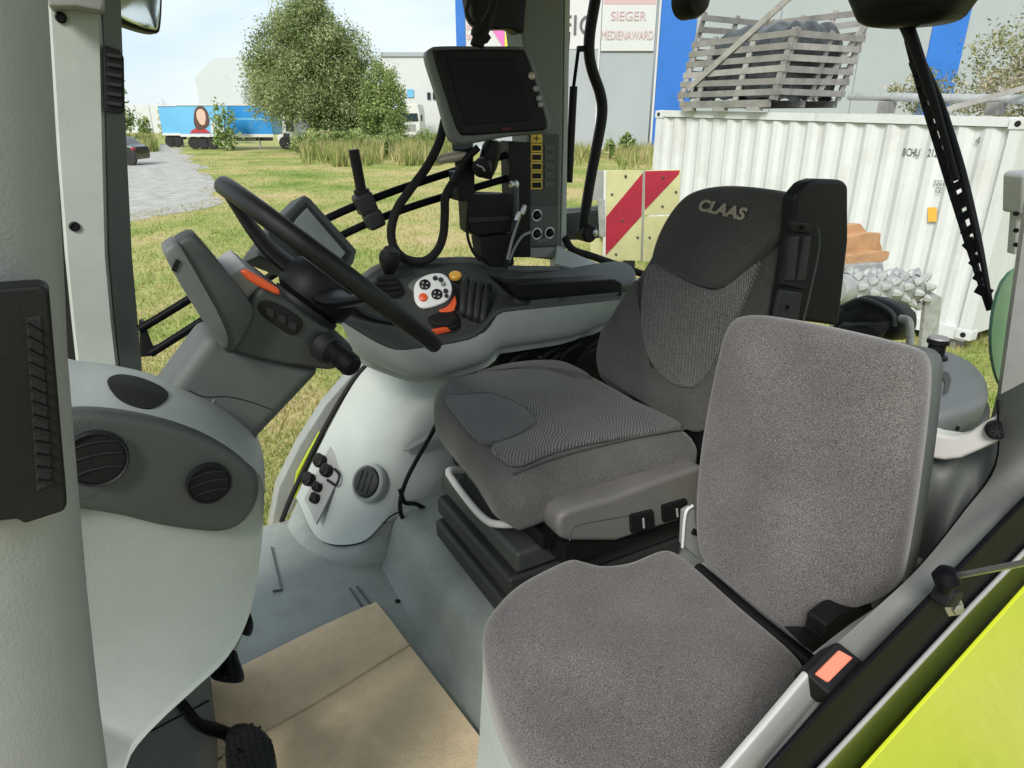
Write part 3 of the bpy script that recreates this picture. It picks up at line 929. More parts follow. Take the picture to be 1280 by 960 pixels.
# ================================================================== pedals
def pedal(label, pts_pad, plane_z, arm, seed):
    p = thing('pedal', Vector((sum((q.x for q in pts_pad)) / len(pts_pad), sum((q.y for q in pts_pad)) / len(pts_pad), FL)), label, 'pedal', 'pedals under the console')
    n = (pts_pad[1] - pts_pad[0]).cross(pts_pad[2] - pts_pad[0]).normalized()
    if n.z < 0: n = -n
    pad('pedal_pad', pts_pad, n, .009, .003, 0, 'dark_plastic', p, 48)
    tube('pedal_arm', arm, .014, 'black_steel', p, 10, flat=.55)
    c = sum(pts_pad, Vector()) / len(pts_pad)
    u, v, _ = basis(n)
    rows = 7
    for i in range(-rows, rows + 1):
        for j in range(-rows, rows + 1):
            q = c + u * (i * .0105 + (j % 2) * .005) + v * j * .0105
            poly = [((w - c).dot(u), (w - c).dot(v)) for w in pts_pad]
            x, y = (q - c).dot(u), (q - c).dot(v)
            ins = False
            for k in range(len(poly)):
                (x1, y1), (x2, y2) = poly[k], poly[k - 1]
                if (y1 > y) != (y2 > y) and x < (x2 - x1) * (y - y1) / (y2 - y1) + x1:
                    ins = not ins
            if ins and (abs(x) + abs(y)) < .09:
                studs.append((p, q + n * .001, n))
    return p
studs = []
def slope(z0, *pp):
    return onp((.10, .95, z0), (-.35, 0, 1), *pp)
pedal('large black treaded clutch pedal with bent arm beside the cardboard', slope(1.70, (283, 915), (300, 903), (322, 908), (338, 925), (345, 960), (350, 1000), (300, 1010), (282, 960)), 1.7,
      [Y1(.93, 205, 850), Y1(.93, 228, 880), Y1(.93, 250, 905)] + [slope(1.69, (285, 918))[0], slope(1.69, (310, 940))[0]], 1)
pedal('small black treaded pedal just below the console belly', slope(1.74, (262, 842), (290, 812), (297, 822), (303, 848), (280, 851)), 1.74,
      [Y1(1.0, 240, 800), Y1(1.0, 262, 825), slope(1.73, (280, 838))[0]], 2)
pedal('smallest black pedal edge peeking past the console near the floor', slope(1.74, (296, 780), (309, 762), (315, 778), (311, 792), (300, 790)), 1.74,
      [Y1(1.14, 275, 760), Y1(1.14, 292, 770), slope(1.73, (304, 780))[0]], 3)
_sm = None
for p, q, n in studs:
    if _sm is None:
        s0 = lathe('tread_stud', q, n, [(.0040, 0), (.0032, .0018), (.001, .002)], 'black_rubber', p, 8)
        _sm = s0.data
        _q0 = n
    else:
        o = bpy.data.objects.new('tread_stud', _sm)
        o.location = q
        put(o, p)

# ================================================================== cardboard on the floor
cb = thing('cardboard_sheet', Z1(FL, 440, 880), 'flattened brown cardboard sheet lying on the cab floor', 'cardboard')
A, B, C_, D_ = [Z1(FL + .012, *q) for q in ((470, 753), (648, 985), (510, 1200), (170, 893))]
def crd(u, v, h=0.0):
    p = A.lerp(B, v).lerp(D_.lerp(C_, v), u)
    return p + UP * h
E1 = .30
def sheet_piece(name, v0, v1, h0, h1):
    g = []
    for v, h in ((v0, h0), ((v0 + v1) / 2, (h0 + h1) / 2 + .002), (v1, h1)):
        g.append([crd(u, v, h + .003 * math.sin(u * 7 + v * 5)) for u in (0, .2, .4, .6, .8, 1.0)])
    return sheet(name, g, 24, 8, .005, 'cardboard', cb)
sheet_piece('board_panel', 0, E1 - .004, .002, 0)
sheet_piece('board_panel', E1 + .004, 1.0, 0, .004)
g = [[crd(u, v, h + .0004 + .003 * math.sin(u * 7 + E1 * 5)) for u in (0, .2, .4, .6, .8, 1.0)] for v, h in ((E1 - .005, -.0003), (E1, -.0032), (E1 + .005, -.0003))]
sheet('fold_crease', g, 24, 6, .003, 'crease_brown', cb)  # crease line in a darker brown than the panels
for k in range(2):
    pass

# ================================================================== steering column and wheel
col = thing('steering_column', (0.0, 1.1, 2.0), 'grey steering column with instrument pod, orange lever and black stalk', 'steering column')
def cprism(name, px, y0, y1, m, parent, bev=.008, seg=3, soft=0):
    pp = ony(y0, *px)
    if soft: pp = catmull(pp, soft)
    return prism(name, pp, (0, y1 - y0, 0), m, parent, bev, seg)
shr = cprism('lower_shroud', ((180, 522), (262, 413), (300, 434), (352, 450), (408, 462), (326, 548), (316, 566), (250, 545)), 1.02, 1.13, 'mid_plastic', col, .036, 6)  # shade on the near face is put into the darker plastic
tube('shroud_seam', surf(shr, (236, 488), (255, 496), (285, 496), (315, 503), (340, 512)), .0009, 'black_plastic', col, 6)
board('shroud_rib', *surf(shr, (268, 499), (246, 528)), .002, .002, 'grey_paint', col)
cprism('upper_housing', ((282, 436), (300, 392), (330, 356), (344, 362), (402, 408), (441, 432), (444, 444), (432, 456), (414, 464), (352, 456), (308, 446)), 1.01, 1.21, 'slate_plastic', col, .014, 4)
# instrument pod: thick rounded dial facing the driver, seen from its side
pod_n = Vector((.66, -.35, .66)).normalized()
def ctaper(name, px, y0, y1, m, far_f=.78, shift=(.02, 0, -.05), N=56):
    loop = catmull(ony(y0, *px), N)
    c = sum(loop, Vector()) / N
    rings = []
    for f, dy in ((.90, 0), (.955, .002), (.985, .007), (1.0, .016), (1.0, .045)):
        rings.append([c + (p - c) * f + Vector((0, dy, 0)) for p in loop])
    rings.append([c + (p - c) * (1 + far_f) / 2 + Vector(shift) * .45 + Vector((0, (y1 - y0) * .6, 0)) for p in loop])
    rings.append([c + (p - c) * far_f + Vector(shift) + Vector((0, y1 - y0, 0)) for p in loop])
    return loft(name, rings, m, col, angle=60)
ctaper('instrument_pod', ((207, 319), (213, 307), (236, 293), (247, 296), (284, 340), (318, 386), (314, 410), (292, 444), (276, 432), (240, 376)), .985, 1.22, 'slate_plastic')
ctaper('pod_rim', ((205, 318), (211, 306), (221, 301), (229, 312), (252, 352), (274, 392), (287, 424), (284, 440), (272, 428), (236, 374)), .978, 1.16, 'pod_grey', .7, (.01, 0, -.045))
board('pod_mark', Y1(.977, 223, 325), Y1(.977, 217, 339), .006, .002, 'black_plastic', col)
prism('gloss_tray', [Y1(1.03, 286, 346), Y1(1.03, 306, 332), Y1(1.03, 352, 368), Y1(1.03, 318, 384)], (0, .15, 0), 'grey_paint', col, .003)
# slot with switch bank in the housing side
pad('switch_slot', ony(1.006, (324, 381), (336, 376), (362, 388), (378, 402), (374, 416), (362, 418), (340, 404), (326, 392)), YN, .006, .002, 0, 'black_rubber', col, 50)
for dx, dy in ((0, 0), (15, 8), (28, 17)):
    prism('slot_switch', ony(1.004, (333 + dx, 384 + dy), (343 + dx, 388 + dy), (342 + dx, 398 + dy), (333 + dx, 394 + dy)), (0, .004, 0), 'dark_plastic', col, .001)
# orange release lever
prism('tilt_lever', [Y1(1.0, a, b) for a, b in ((300, 339), (308, 337), (330, 349), (350, 362), (351, 370), (341, 367), (322, 358), (308, 349))], (0, .009, 0), 'orange_plastic', col, .004, 3)
# stalk with round knob
stk = tube('control_stalk', [Y1(1.0, 404, 432), Y1(.97, 418, 440), Y1(.94, 432, 452)], [.022, .018, .014], 'black_plastic', col, 16)
lathe('stalk_knob', Y1(.93, 443, 463) + Vector((-.006, .012, .01)), (.35, -.8, -.4), [(.012, -.02), (.0175, -.012), (.0175, .008), (.0145, .014), (.001, .0155)], 'black_plastic', stk, 24)
lathe('stalk_collar', Y1(.985, 410, 436), (.35, -.8, -.4), [(.024, -.012), (.024, .006), (.019, .012)], 'dark_plastic', stk, 20)

# steering wheel: rim, hub, spokes; a thing that turns on its own
WC = Y1(1.1, 418, 337)
wx = (Y1(1.1, 545, 434) - Y1(1.1, 290, 240)).normalized()
wn_ = Vector((-wx.z, 0, wx.x)).normalized()
if wn_.z < 0: wn_ = -wn_
RW = (Y1(1.1, 545, 434) - Y1(1.1, 290, 240)).length / 2 - .012
sw = thing('steering_wheel', WC - wn_ * .06, 'black leather steering wheel seen edge on above the column', 'steering wheel')
wy = wn_.cross(wx)
def wpt(a, r, h=0):
    return WC + (wx * math.cos(a) + wy * math.sin(a)) * r + wn_ * h
rings = []
for k in range(72):
    a = 2 * math.pi * k / 72
    c = wpt(a, RW)
    e = (wx * math.cos(a) + wy * math.sin(a))
    rings.append([c + (e * math.cos(b) * .0140 + wn_ * math.sin(b) * .0145) for b in np.linspace(0, 2 * math.pi, 14, endpoint=False)])
rings.append(rings[0])
loft('rim', rings, 'wheel_leather', sw, caps=False, angle=60)
lathe('hub', WC - wn_ * .075, wn_, [(.050, 0), (.062, .012), (.066, .035), (.055, .060), (.03, .066), (.001, .067)], 'black_plastic', sw, 32)
for a in (R(20), R(160), R(270)):
    tube('spoke', [wpt(a, .04, -.04), wpt(a, .11, -.034), wpt(a, RW - .004, -.004)], [.030, .022, .015], 'black_plastic', sw, 12, 14, flat=.45)
lathe('column_neck', WC - wn_ * .15, wn_, [(.05, 0), (.056, .03), (.058, .078)], 'dark_plastic', sw, 28)

# ================================================================== terminal screen behind the wheel
tm = thing('terminal_display', Y1(1.34, 385, 330), 'tilted grey terminal screen partly hidden behind the steering wheel', 'display')
tn = Vector((.72, -.58, .38)).normalized()
TP = Y1(1.34, 385, 300)
tp = lambda d, *pp: onp(TP + tn * d, tn, *pp)
prism('casing', tp(0, (381, 243), (388, 247), (447, 313), (443, 328), (430, 345), (400, 352), (322, 320), (324, 312), (352, 272)), -tn * .035, 'slate_plastic', tm, .005, 3)
prism('bezel', tp(.0015, (383, 252), (440, 316), (430, 334), (352, 292), (366, 270)), -tn * .004, 'black_plastic', tm, .001)
prism('screen', tp(.003, (384, 260), (432, 316), (423, 327), (362, 290), (371, 274)), -tn * .004, 'screen_sheen', tm, .001)
prism('mount', [Y1(1.36, a, b) for a, b in ((326, 306), (350, 298), (392, 342), (384, 356), (336, 330), (322, 318))], (0, .05, 0), 'mid_plastic', tm, .006, 3)
prism('mount_arm', [Y1(1.38, a, b) for a, b in ((352, 330), (388, 345), (402, 380), (372, 372))], (0, .05, 0), 'dark_plastic', tm, .006, 3)

# ================================================================== right armrest console
arm = thing('armrest_console', (.75, 1.5, FL), 'pale and charcoal armrest control console to the right of the driver seat', 'console')
side_top = ((424, 398), (445, 411), (470, 426), (495, 436), (523, 434), (570, 427), (596, 418), (620, 393), (640, 388), (700, 382), (775, 374))
side_bot = ((440, 434), (452, 444), (467, 452), (497, 464), (523, 471), (557, 467), (607, 452), (624, 436), (657, 430), (716, 420), (775, 398))
yt, yb = 1.385, 1.405
g = [[Y1(yt, *p) for p in side_top],
     [Y1(yt - .008, *p).lerp(Y1(yb - .008, *q), .5) for p, q in zip(side_top, side_bot)],
     [Y1(yb, *q) for q in side_bot],
     [Y1(yb, *q) + Vector((0, .05, -.012)) for q in side_bot],
     [Y1(yb, *q) + Vector((0, .20, -.004)) for q in side_bot]]
sheet('side_panel', g, 44, 18, .012, 'pale_plastic', arm)
far_top = ((455, 345), (470, 334), (490, 328), (520, 325), (550, 324), (580, 323), (600, 325), (615, 331), (650, 334), (700, 336), (775, 352))
yf = 1.60
g = [[Y1(yf, *p) for p in far_top],
     [Y1(yf - .015, p[0], p[1] + 7) for p in far_top],
     [Y1(yf - .05, *p).lerp(Y1(yt + .03, *q), .36) + UP * -.022 for p, q in zip(far_top, side_top)],
     [Y1(yf - .05, *p).lerp(Y1(yt + .02, *q), .78) + UP * -.012 for p, q in zip(far_top, side_top)],
     [Y1(yt + .006, q[0], q[1] - 4) for q in side_top],
     [Y1(yt - .002, *q) for q in side_top]]
sheet('top_tray', g, 44, 26, .012, 'slate_plastic', arm)
tube('tray_rim', [Y1(yf - .004, p[0], p[1] + 3) for p in far_top], .011, 'mid_plastic', arm, 8)
loft('console_back', [[Y1(yf, *p) + Vector((0, .012, 0)), Y1(yf, *p) + Vector((0, .03, -.02)), Y1(yf, *p) + Vector((0, .03, -.16)), Y1(yf, *p) + Vector((0, 0, -.16))] for p in far_top], 'dark_plastic', arm)
def tray(t, px, py, dz=0.0):
    y = yt + (yf - yt) * t
    return Y1(y, px, py) + UP * dz
# armrest pad: raised slab, gloss reflection put into its lighter grey top
pad('armrest_pad', [Y1(1.575, 598, 338), Y1(1.575, 620, 335), Y1(1.575, 690, 337), Y1(1.575, 772, 350), Y1(1.45, 790, 362), Y1(1.44, 720, 362), Y1(1.43, 660, 366), Y1(1.43, 630, 365)], (-.05, -.25, 1), .03, .010, .004, 'mid_plastic', arm, 60)
prism('pad_front', ony(1.424, (622, 349), (650, 355), (768, 349), (778, 354), (778, 370), (700, 377), (648, 373)), (0, .06, 0), 'black_plastic', arm, .004, 3)
# joystick with bellows
jb = tray(.72, 484, 362)
js = thing('joystick', jb, 'black joystick with rubber bellows at the front of the armrest console', 'joystick')
lathe('bellows', jb - UP * .006, (0, 0, 1), [(.042, -.004), (.042, .004), (.034, .008), (.037, .014), (.028, .019), (.031, .025), (.022, .031), (.024, .036), (.014, .042)], 'black_rubber', js, 26)
jt = Y1((yt + (yf - yt) * .74), 487, 325)
lathe('stick_knob', jt, (.05, -.2, 1), [(.010, -.045), (.013, -.03), (.020, -.018), (.025, -.004), (.026, .010), (.021, .022), (.010, .028), (.001, .029)], 'black_plastic', js, 24)
lathe('knob_cap', jt + Vector((.0, -.006, .022)), (.1, -.45, 1), [(.017, 0), (.015, .006), (.001, .009)], 'dark_plastic', js, 20)
# drive lever: pale key face on a grey grip, orange collar, rubber bellows
dl = thing('drive_lever', tray(.35, 548, 415), 'drive lever with white button face and orange collar on the armrest console', 'control lever')
dn = Vector((-.32, -.72, .60)).normalized()
DP = tray(.52, 540, 364, 0)
dp = lambda d, *pp: onp(DP + dn * d, dn, *pp)
pad('grip', dp(-.004, (499, 374), (504, 358), (520, 346), (545, 340), (560, 346), (566, 362), (560, 380), (540, 388), (520, 394), (504, 391)), dn, .035, .012, .0, 'mid_plastic', dl, 60)
pad('key_face', dp(.004, (517, 362), (521, 351), (534, 343), (550, 341), (560, 347), (565, 360), (560, 374), (545, 382), (528, 385), (519, 378)), dn, .008, .004, .002, 'white_plastic', dl, 60)
def dbtn(px, py, r, m, par=None):
    return lathe('button', dp(.0055, (px, py))[0], dn, [(r, -.002), (r, .003), (r * .8, .0045), (.001, .005)], m, dl, 22)
for px, py, r, m in ((531, 356, .0135, 'black_plastic'), (546, 368, .0135, 'black_plastic'), (529, 372, .0105, 'orange_plastic'), (544, 348, .006, 'dark_plastic'), (551, 350, .006, 'dark_plastic'), (554, 355, .006, 'grey_plastic'), (557, 364, .006, 'dark_plastic'), (558, 370, .005, 'dark_plastic')):
    bt = dbtn(px, py, r, m)
    if r > .012:
        for k in range(4):
            a = k * math.pi / 2 + .6
            uu, vv, _ = basis(dn)
            lathe('button_mark', dp(.011, (px, py))[0] + (uu * math.cos(a) + vv * math.sin(a)) * .0075, dn, [(.0024, 0), (.001, .0008)], 'grey_print', bt, 8)
prism('collar', dp(-.014, (531, 382), (540, 389), (562, 376), (569, 368), (571, 378), (568, 388), (548, 395), (535, 396)), -dn * .02, 'orange_plastic', dl, .003)
for k in range(4):
    y = 396 + k * 5
    lathe('bellows_fold', tray(.36, 552 + k * .8, y), (-.1, -.3, 1), [(.033 + k * .003, -.006), (.040 + k * .003, 0), (.033 + k * .003, .006)], 'black_rubber', dl, 22)
prism('collar_base', [tray(.16, a, b) for a, b in ((540, 415), (560, 411), (564, 414), (545, 419))], (0, .01, .004), 'orange_plastic', dl, .001)
# finger levers and small keys
for k in range(4):
    a = tray(.62 - k * .045, 582 + k * 9.5, 352 + k * 3)
    b = tray(.30 - k * .045, 578 + k * 8.5, 388 + k * 3.5)
    m_ = a.lerp(b, .45) + UP * .022
    tube('finger_lever', [a - UP * .01, a + UP * .010, m_, b + UP * .004, b - UP * .01], [.009, .0085, .008, .008, .009], 'dark_plastic', arm, 10, 18, flat=.6)
lathe('amber_key', tray(.66, 569, 345), (-.2, -.35, 1), [(.016, -.003), (.016, .004), (.013, .007), (.001, .008)], 'amber_plastic', arm, 22)
lathe('small_key', tray(.66, 581, 349), (-.2, -.35, 1), [(.008, -.003), (.008, .005), (.001, .006)], 'dark_plastic', arm, 14)
# black linkage visible under the armrest
prism('under_frame', ony(1.46, (618, 440), (640, 425), (740, 402), (760, 410), (770, 470), (700, 480), (625, 470)), (0, .12, 0), 'black_rubber', arm, .004)
for k in range(7):
    px, py = 640 + k * 16 + (k % 3) * 4, 452 - k * 3 + (k % 2) * 9
    tube('cable', [Y1(1.45, px - 14, py + 22), Y1(1.43, px, py), Y1(1.45, px + 18, py - 12)], .006, 'black_rubber', arm, 8)
for px, py in ((734, 405), (728, 418), (700, 445), (676, 448)):
    lathe('linkage_bolt', Y1(1.445, px, py), YN, [(.009, -.01), (.009, .004), (.005, .006)], 'steel', arm, 10)

# ================================================================== driver's seat
ds = thing('driver_seat', (.75, 1.12, FL + .15), 'charcoal driver seat with ribbed cloth, tall backrest and side belt housing', 'seat')
ZC = 2.02
cu = onz(ZC, (541, 486), (546, 474), (565, 465), (620, 457), (690, 452), (735, 459), (800, 492), (866, 532), (868, 548), (820, 562), (740, 580), (690, 596), (650, 606), (622, 598), (607, 580), (590, 555), (565, 528), (546, 504))
pad('cushion', cu, UP, .115, .05, .012, 'cloth_grey', ds, 120, 7, backr=.035, lumps=.0015)
ins = onz(ZC + .012, (553, 485), (575, 472), (620, 464), (680, 463), (735, 480), (790, 500), (848, 528), (840, 536), (780, 545), (720, 556), (680, 568), (650, 580), (628, 574), (615, 558), (640, 548), (668, 535), (672, 524), (650, 506), (610, 492), (570, 494))
pad('ribbed_insert', [p + UP * .003 for p in ins], UP, .012, .004, 0, 'cloth_ribbed', ds, 140, 4, angle=70, flat=True)
ft = onz(ZC + .011, (556, 495), (572, 491), (610, 490), (645, 503), (668, 522), (664, 532), (640, 545), (614, 552), (596, 546), (576, 524))
pad('front_insert', ft, UP, .012, .004, .004, 'cloth_smooth', ds, 80, 4, angle=70)
tube('cushion_seam', onz(ZC + .006, (640, 592), (700, 570), (770, 552), (830, 540), (860, 535)), .0022, 'cloth_dark', ds, 6)
# the little shelf of the cushion's far side
pad('far_bolster', [Z1(2.03, a, b) for a, b in ((590, 466), (620, 454), (660, 448), (700, 448), (728, 458), (740, 470), (690, 468), (630, 466))], UP, .07, .02, .006, 'cloth_grey', ds, 60)
# front cover plate below the cushion edge
prism('front_plate', onx(.532, (560, 530), (582, 545), (598, 572), (606, 608), (604, 622), (580, 592), (563, 556)), (.03, 0, 0), 'slate_plastic', ds, .004)
board('plate_slot', X1(.529, 566, 545), X1(.529, 586, 574), .008, .003, 'black_rubber', ds)
board('plate_clip', X1(.527, 588, 575), X1(.527, 604, 600), .012, .004, 'mid_plastic', ds)
# backrest
BP = Vector((.945, 1.1, ZC))
bn = Vector((-.975, -.10, .20)).normalized()
bp_ = lambda d, *pp: onp(BP + bn * d, bn, *pp)
back = bp_(0, (744, 474), (743, 420), (757, 396), (785, 355), (808, 318), (832, 268), (858, 240), (900, 231), (950, 233), (992, 244), (1004, 270), (985, 340), (960, 420), (930, 480), (895, 530), (866, 547), (800, 508))
pad('backrest', back, bn, .11, .035, .004, 'cloth_dark', ds, 120, 7, backr=.03)
wing = bp_(.004, (749, 452), (748, 418), (762, 396), (790, 352), (806, 326), (800, 370), (801, 420), (812, 458), (838, 480), (864, 484), (880, 470), (905, 430), (905, 500), (880, 518), (860, 520), (800, 484))
mid = bp_(.014, (813, 330), (860, 352), (893, 362), (935, 340), (948, 326), (930, 372), (902, 432), (878, 474), (862, 485), (836, 478), (812, 452), (801, 415), (801, 368))
pad('ribbed_panel', mid, bn, .018, .006, .003, 'cloth_back_ribbed', ds, 100, 4, angle=70)
low = bp_(.006, (748, 464), (748, 420), (762, 396), (792, 350), (797, 372), (797, 420), (808, 458), (834, 484), (864, 490), (882, 474), (900, 450), (896, 510), (866, 540), (800, 502))
pad('lower_wing', low, bn, .012, .007, .002, 'cloth_grey', ds, 120, 4, angle=70)
head = bp_(.026, (812, 318), (822, 288), (840, 258), (862, 239), (900, 231), (950, 234), (985, 243), (1000, 262), (978, 290), (945, 322), (915, 350), (895, 360), (868, 356), (835, 340), (814, 330))
pad('head_pad', head, bn, .03, .016, .010, 'cloth_dark', ds, 100, 6)
lx = (bp_(.04, (932, 270))[0] - bp_(.04, (868, 256))[0])
hp = bp_(.0375, (900, 262))[0]
text('logo_lettering', 'CLAAS', hp, lx, UP, .031, 'logo_thread', ds, shear=.3, bold=.0012, depth=.0004, xs=1.22)
rbox('recliner_box', (1.03, 1.12, 1.90), (.14, .42, .24), 'black_plastic', ds, bev=.02, seg=3)
# seat belt housing on the left of the backrest
bh = prism('belt_housing', ony(.80, (994, 246), (1010, 228), (1022, 224), (1056, 225), (1062, 232), (1062, 300), (1050, 408), (975, 398), (985, 340), (992, 290)), (0, .032, 0), 'black_plastic', ds, .010, 4)
prism('belt_slot', ony(.795, (990, 274), (1012, 278), (1020, 286), (1014, 330), (1006, 362), (978, 356), (984, 318)), (0, .012, 0), 'black_rubber', bh, .003)
for dx in (0, 17):
    prism('belt_guide', ony(.790, (990 + dx * .9, 296), (1000 + dx * .9, 294), (994 + dx * .8, 350), (983 + dx * .8, 352)), (0, .010, 0), 'dark_plastic', bh, .003)
prism('slot_cap', ony(.788, (989, 276), (1016, 279), (1014, 292), (988, 290)), (0, .012, 0), 'black_plastic', bh, .004)
prism('belt_cover', ony(.793, (978, 362), (1004, 366), (998, 404), (970, 398)), (0, .012, 0), 'dark_plastic', bh, .004)
tube('housing_edge', [Y1(.792, a, b) for a, b in ((1022, 284), (1024, 310), (1014, 360), (1004, 402))], .0018, 'slate_plastic', bh, 6)
for a, b in ((1003, 284), (984, 384)):
    lathe('housing_screw', Y1(.786, a, b), YN, [(.0045, 0), (.004, .002), (.001, .002)], 'black_steel', bh, 10)
# suspension: bellows slabs, black frame, pale release bar, side cover
for k, (z, x, m) in enumerate(((1.845, .50, 'slate_plastic'), (1.79, .487, 'fold_black'), (1.735, .478, 'fold_black'))):
    rbox('suspension_fold', (x + .22, 1.06, z - .006), (.44, .35 - .01 * k, .046), m, ds, bev=.010, seg=3)
rbox('suspension_frame', (.80, 1.06, 1.888), (.52, .40, .034), 'black_plastic', ds, bev=.004)
rbox('frame_block', (.56, 1.22, 1.895), (.05, .05, .05), 'black_plastic', ds, bev=.005)
rbox('side_rail', (.82, .86, 1.865), (.5, .05, .05), 'black_plastic', ds, bev=.006)
tube('release_bar', [X1(.56, 590, 588), X1(.49, 562, 588), X1(.488, 566, 600), X1(.488, 590, 632), X1(.49, 608, 650), X1(.50, 622, 655), X1(.54, 655, 655)], .0075, 'white_paint', ds, 10, 50)
sc = prism('side_cover', ony(.815, (696, 660), (700, 645), (714, 636), (760, 624), (830, 598), (880, 582), (885, 640), (850, 652), (800, 668), (770, 678), (712, 678), (700, 674)), (0, .06, 0), 'seat_plastic', ds, .012, 4)
tube('cover_seam', [Y1(.813, a, b) for a, b in ((712, 676), (713, 664), (722, 656), (750, 650), (785, 644))], .0012, 'mid_plastic', sc, 6)
for a in (0, 1):
    rb = prism('seat_switch', ony(.808, (789 + a * 40, 645 - a * 12), (818 + a * 42, 638 - a * 14), (820 + a * 42, 662 - a * 16), (790 + a * 40, 668 - a * 14)), (0, .012, 0), 'black_plastic', sc, .004)
    board('switch_mark', Y1(.8065, 804 + a * 42, 648 - a * 12), Y1(.8065, 805 + a * 42, 660 - a * 14), .003, .002, 'grey_print', rb, side=(1, 0, 0))

# loose cable hanging in front of the seat base
tag(tube('cable', [Y1(1.36, a, b) for a, b in ((548, 525), (538, 545), (518, 580), (506, 605), (500, 630), (505, 650), (525, 660), (542, 652), (536, 640), (520, 630), (506, 628), (500, 612))], .0055, 'black_rubber', None, 8, 80),
    'black looped cable hanging between driver seat and wheel arch', 'cable')

# ================================================================== folding passenger seat
ps = thing('passenger_seat', (.5, .5, FL), 'speckled grey folding passenger seat nearest the open door', 'seat')
cz = 1.95
pc = onz(cz, (603, 778), (614, 752), (645, 722), (690, 698), (715, 690), (735, 694), (755, 698), (785, 694), (822, 680), (846, 682), (872, 700), (930, 750), (990, 800), (1012, 826), (1014, 846), (985, 895), (925, 945), (890, 975), (740, 1040), (700, 990), (660, 935), (628, 880), (608, 820))
pad('cushion', pc, UP, .085, .030, .012, 'cloth_speckled', ps, 140, 7, backr=.012, lumps=.004, seed=4)
PB = Vector((.705, .55, cz))
pn = Vector((-.985, -.03, .175)).normalized()
pb_ = lambda d, *pp: onp(PB + pn * d, pn, *pp)
pbk = pb_(.03, (862, 640), (868, 560), (886, 460), (900, 410), (918, 394), (960, 397), (1040, 413), (1114, 432), (1135, 445), (1140, 480), (1130, 580), (1112, 700), (1101, 738), (1080, 756), (1050, 768), (1032, 790), (1017, 816), (1000, 812), (930, 758), (884, 718), (866, 690))
pad('backrest', pbk, pn, .055, .026, .010, 'cloth_speckled', ps, 140, 7, backr=.012, lumps=.004, seed=9)
shell = pb_(-.018, (866, 650), (876, 560), (900, 440), (914, 408), (930, 402), (1040, 416), (1142, 434), (1161, 446), (1162, 480), (1151, 580), (1132, 700), (1118, 750), (1060, 770), (1020, 800), (900, 710))
pad('shell', shell, pn, .035, .008, 0, 'mid_plastic', ps, 120, 4)
prism('hinge_plate', ony(.69, (856, 640), (866, 634), (880, 650), (884, 700), (874, 700), (854, 682)), (0, .012, 0), 'grey_plastic', ps, .003)
tube('hinge_edge', [Y1(.688, 866, 632), Y1(.688, 857, 642), Y1(.688, 853, 684)], .0028, 'white_paint', ps, 8)
board('hinge_clip', Y1(.687, 866, 664), Y1(.687, 878, 668), .010, .004, 'black_plastic', ps)
# black tube standing for the shaded gap, hinge cover and belt buckle
tube('gap_shade', [Z1(cz - .03, 872, 712), Z1(cz - .03, 945, 775), Z1(cz - .034, 1012, 828)], .012, 'black_plastic', ps, 10)
prism('hinge_cover', ony(.385, (1002, 800), (1030, 800), (1034, 782), (1052, 768), (1082, 758), (1110, 742), (1114, 752), (1090, 772), (1062, 782), (1060, 798), (1042, 804), (1024, 822)), (0, .03, 0), 'black_plastic', ps, .004)
bk = thing('belt_buckle', Y1(.288, 1045, 860), 'black seat belt buckle with coral red release button', 'buckle')
kn = Vector((-.15, -.55, .82)).normalized()
KP = Y1(.288, 1045, 835)
kp = lambda d, *pp: onp(KP + kn * d, kn, *pp)
prism('buckle_body', kp(0, (1010, 836), (1044, 803), (1050, 803), (1084, 830), (1083, 838), (1047, 872), (1040, 872), (1011, 846)), -kn * .03, 'black_plastic', bk, .004, 3)
prism('release_button', kp(.002, (1019, 842), (1049, 812), (1067, 822), (1036, 853)), -kn * .006, 'coral_plastic', bk, .0015)
tube('buckle_edge', kp(-.012, (1010, 848), (1040, 876), (1048, 876), (1085, 841)), .004, 'black_plastic', bk, 8)

# ================================================================== monitor rail along the right window
rl = thing('mounting_rail', Y1(1.68, 185, 445), 'pair of slim black rails rising along the right window', 'rail')
for a, m_, b in (((174, 412), (420, 268), (655, 186)), ((188, 442), (440, 288), (655, 216))):
    tube('rail_tube', [Y1(1.66, *a), Y1(1.64, *m_), Y1(1.62, *b)], .0095, 'black_steel', rl, 12, 30)
prism('end_bracket', ony(1.655, (174, 403), (180, 402), (192, 436), (198, 434), (196, 445), (176, 447)), (0, .03, 0), 'black_plastic', rl, .003)
ph = thing('clamp_post', Y1(1.62, 465, 285), 'short black post with two clamps on the rails', 'clamp')
tube('post', [Y1(1.62, 442, 187), Y1(1.62, 452, 240)], .0125, 'black_plastic', ph, 14)
lathe('post_collar', Y1(1.62, 452, 239), (.12, 0, -1), [(.012, -.006), (.019, -.004), (.019, .004), (.012, .006)], 'black_plastic', ph, 18)
rbox('clamp', Y1(1.62, 456, 254), (.046, .045, .052), 'dark_plastic', ph, ax=((1, 0, .35), (0, 1, 0), (-.35, 0, 1)), bev=.010, seg=3)
rbox('clamp', Y1(1.615, 467, 274), (.044, .045, .044), 'dark_plastic', ph, ax=((1, 0, .35), (0, 1, 0), (-.35, 0, 1)), bev=.010, seg=3)
tube('clamp_link', [Y1(1.62, 452, 240), Y1(1.615, 470, 282)], .013, 'black_plastic', ph, 10)

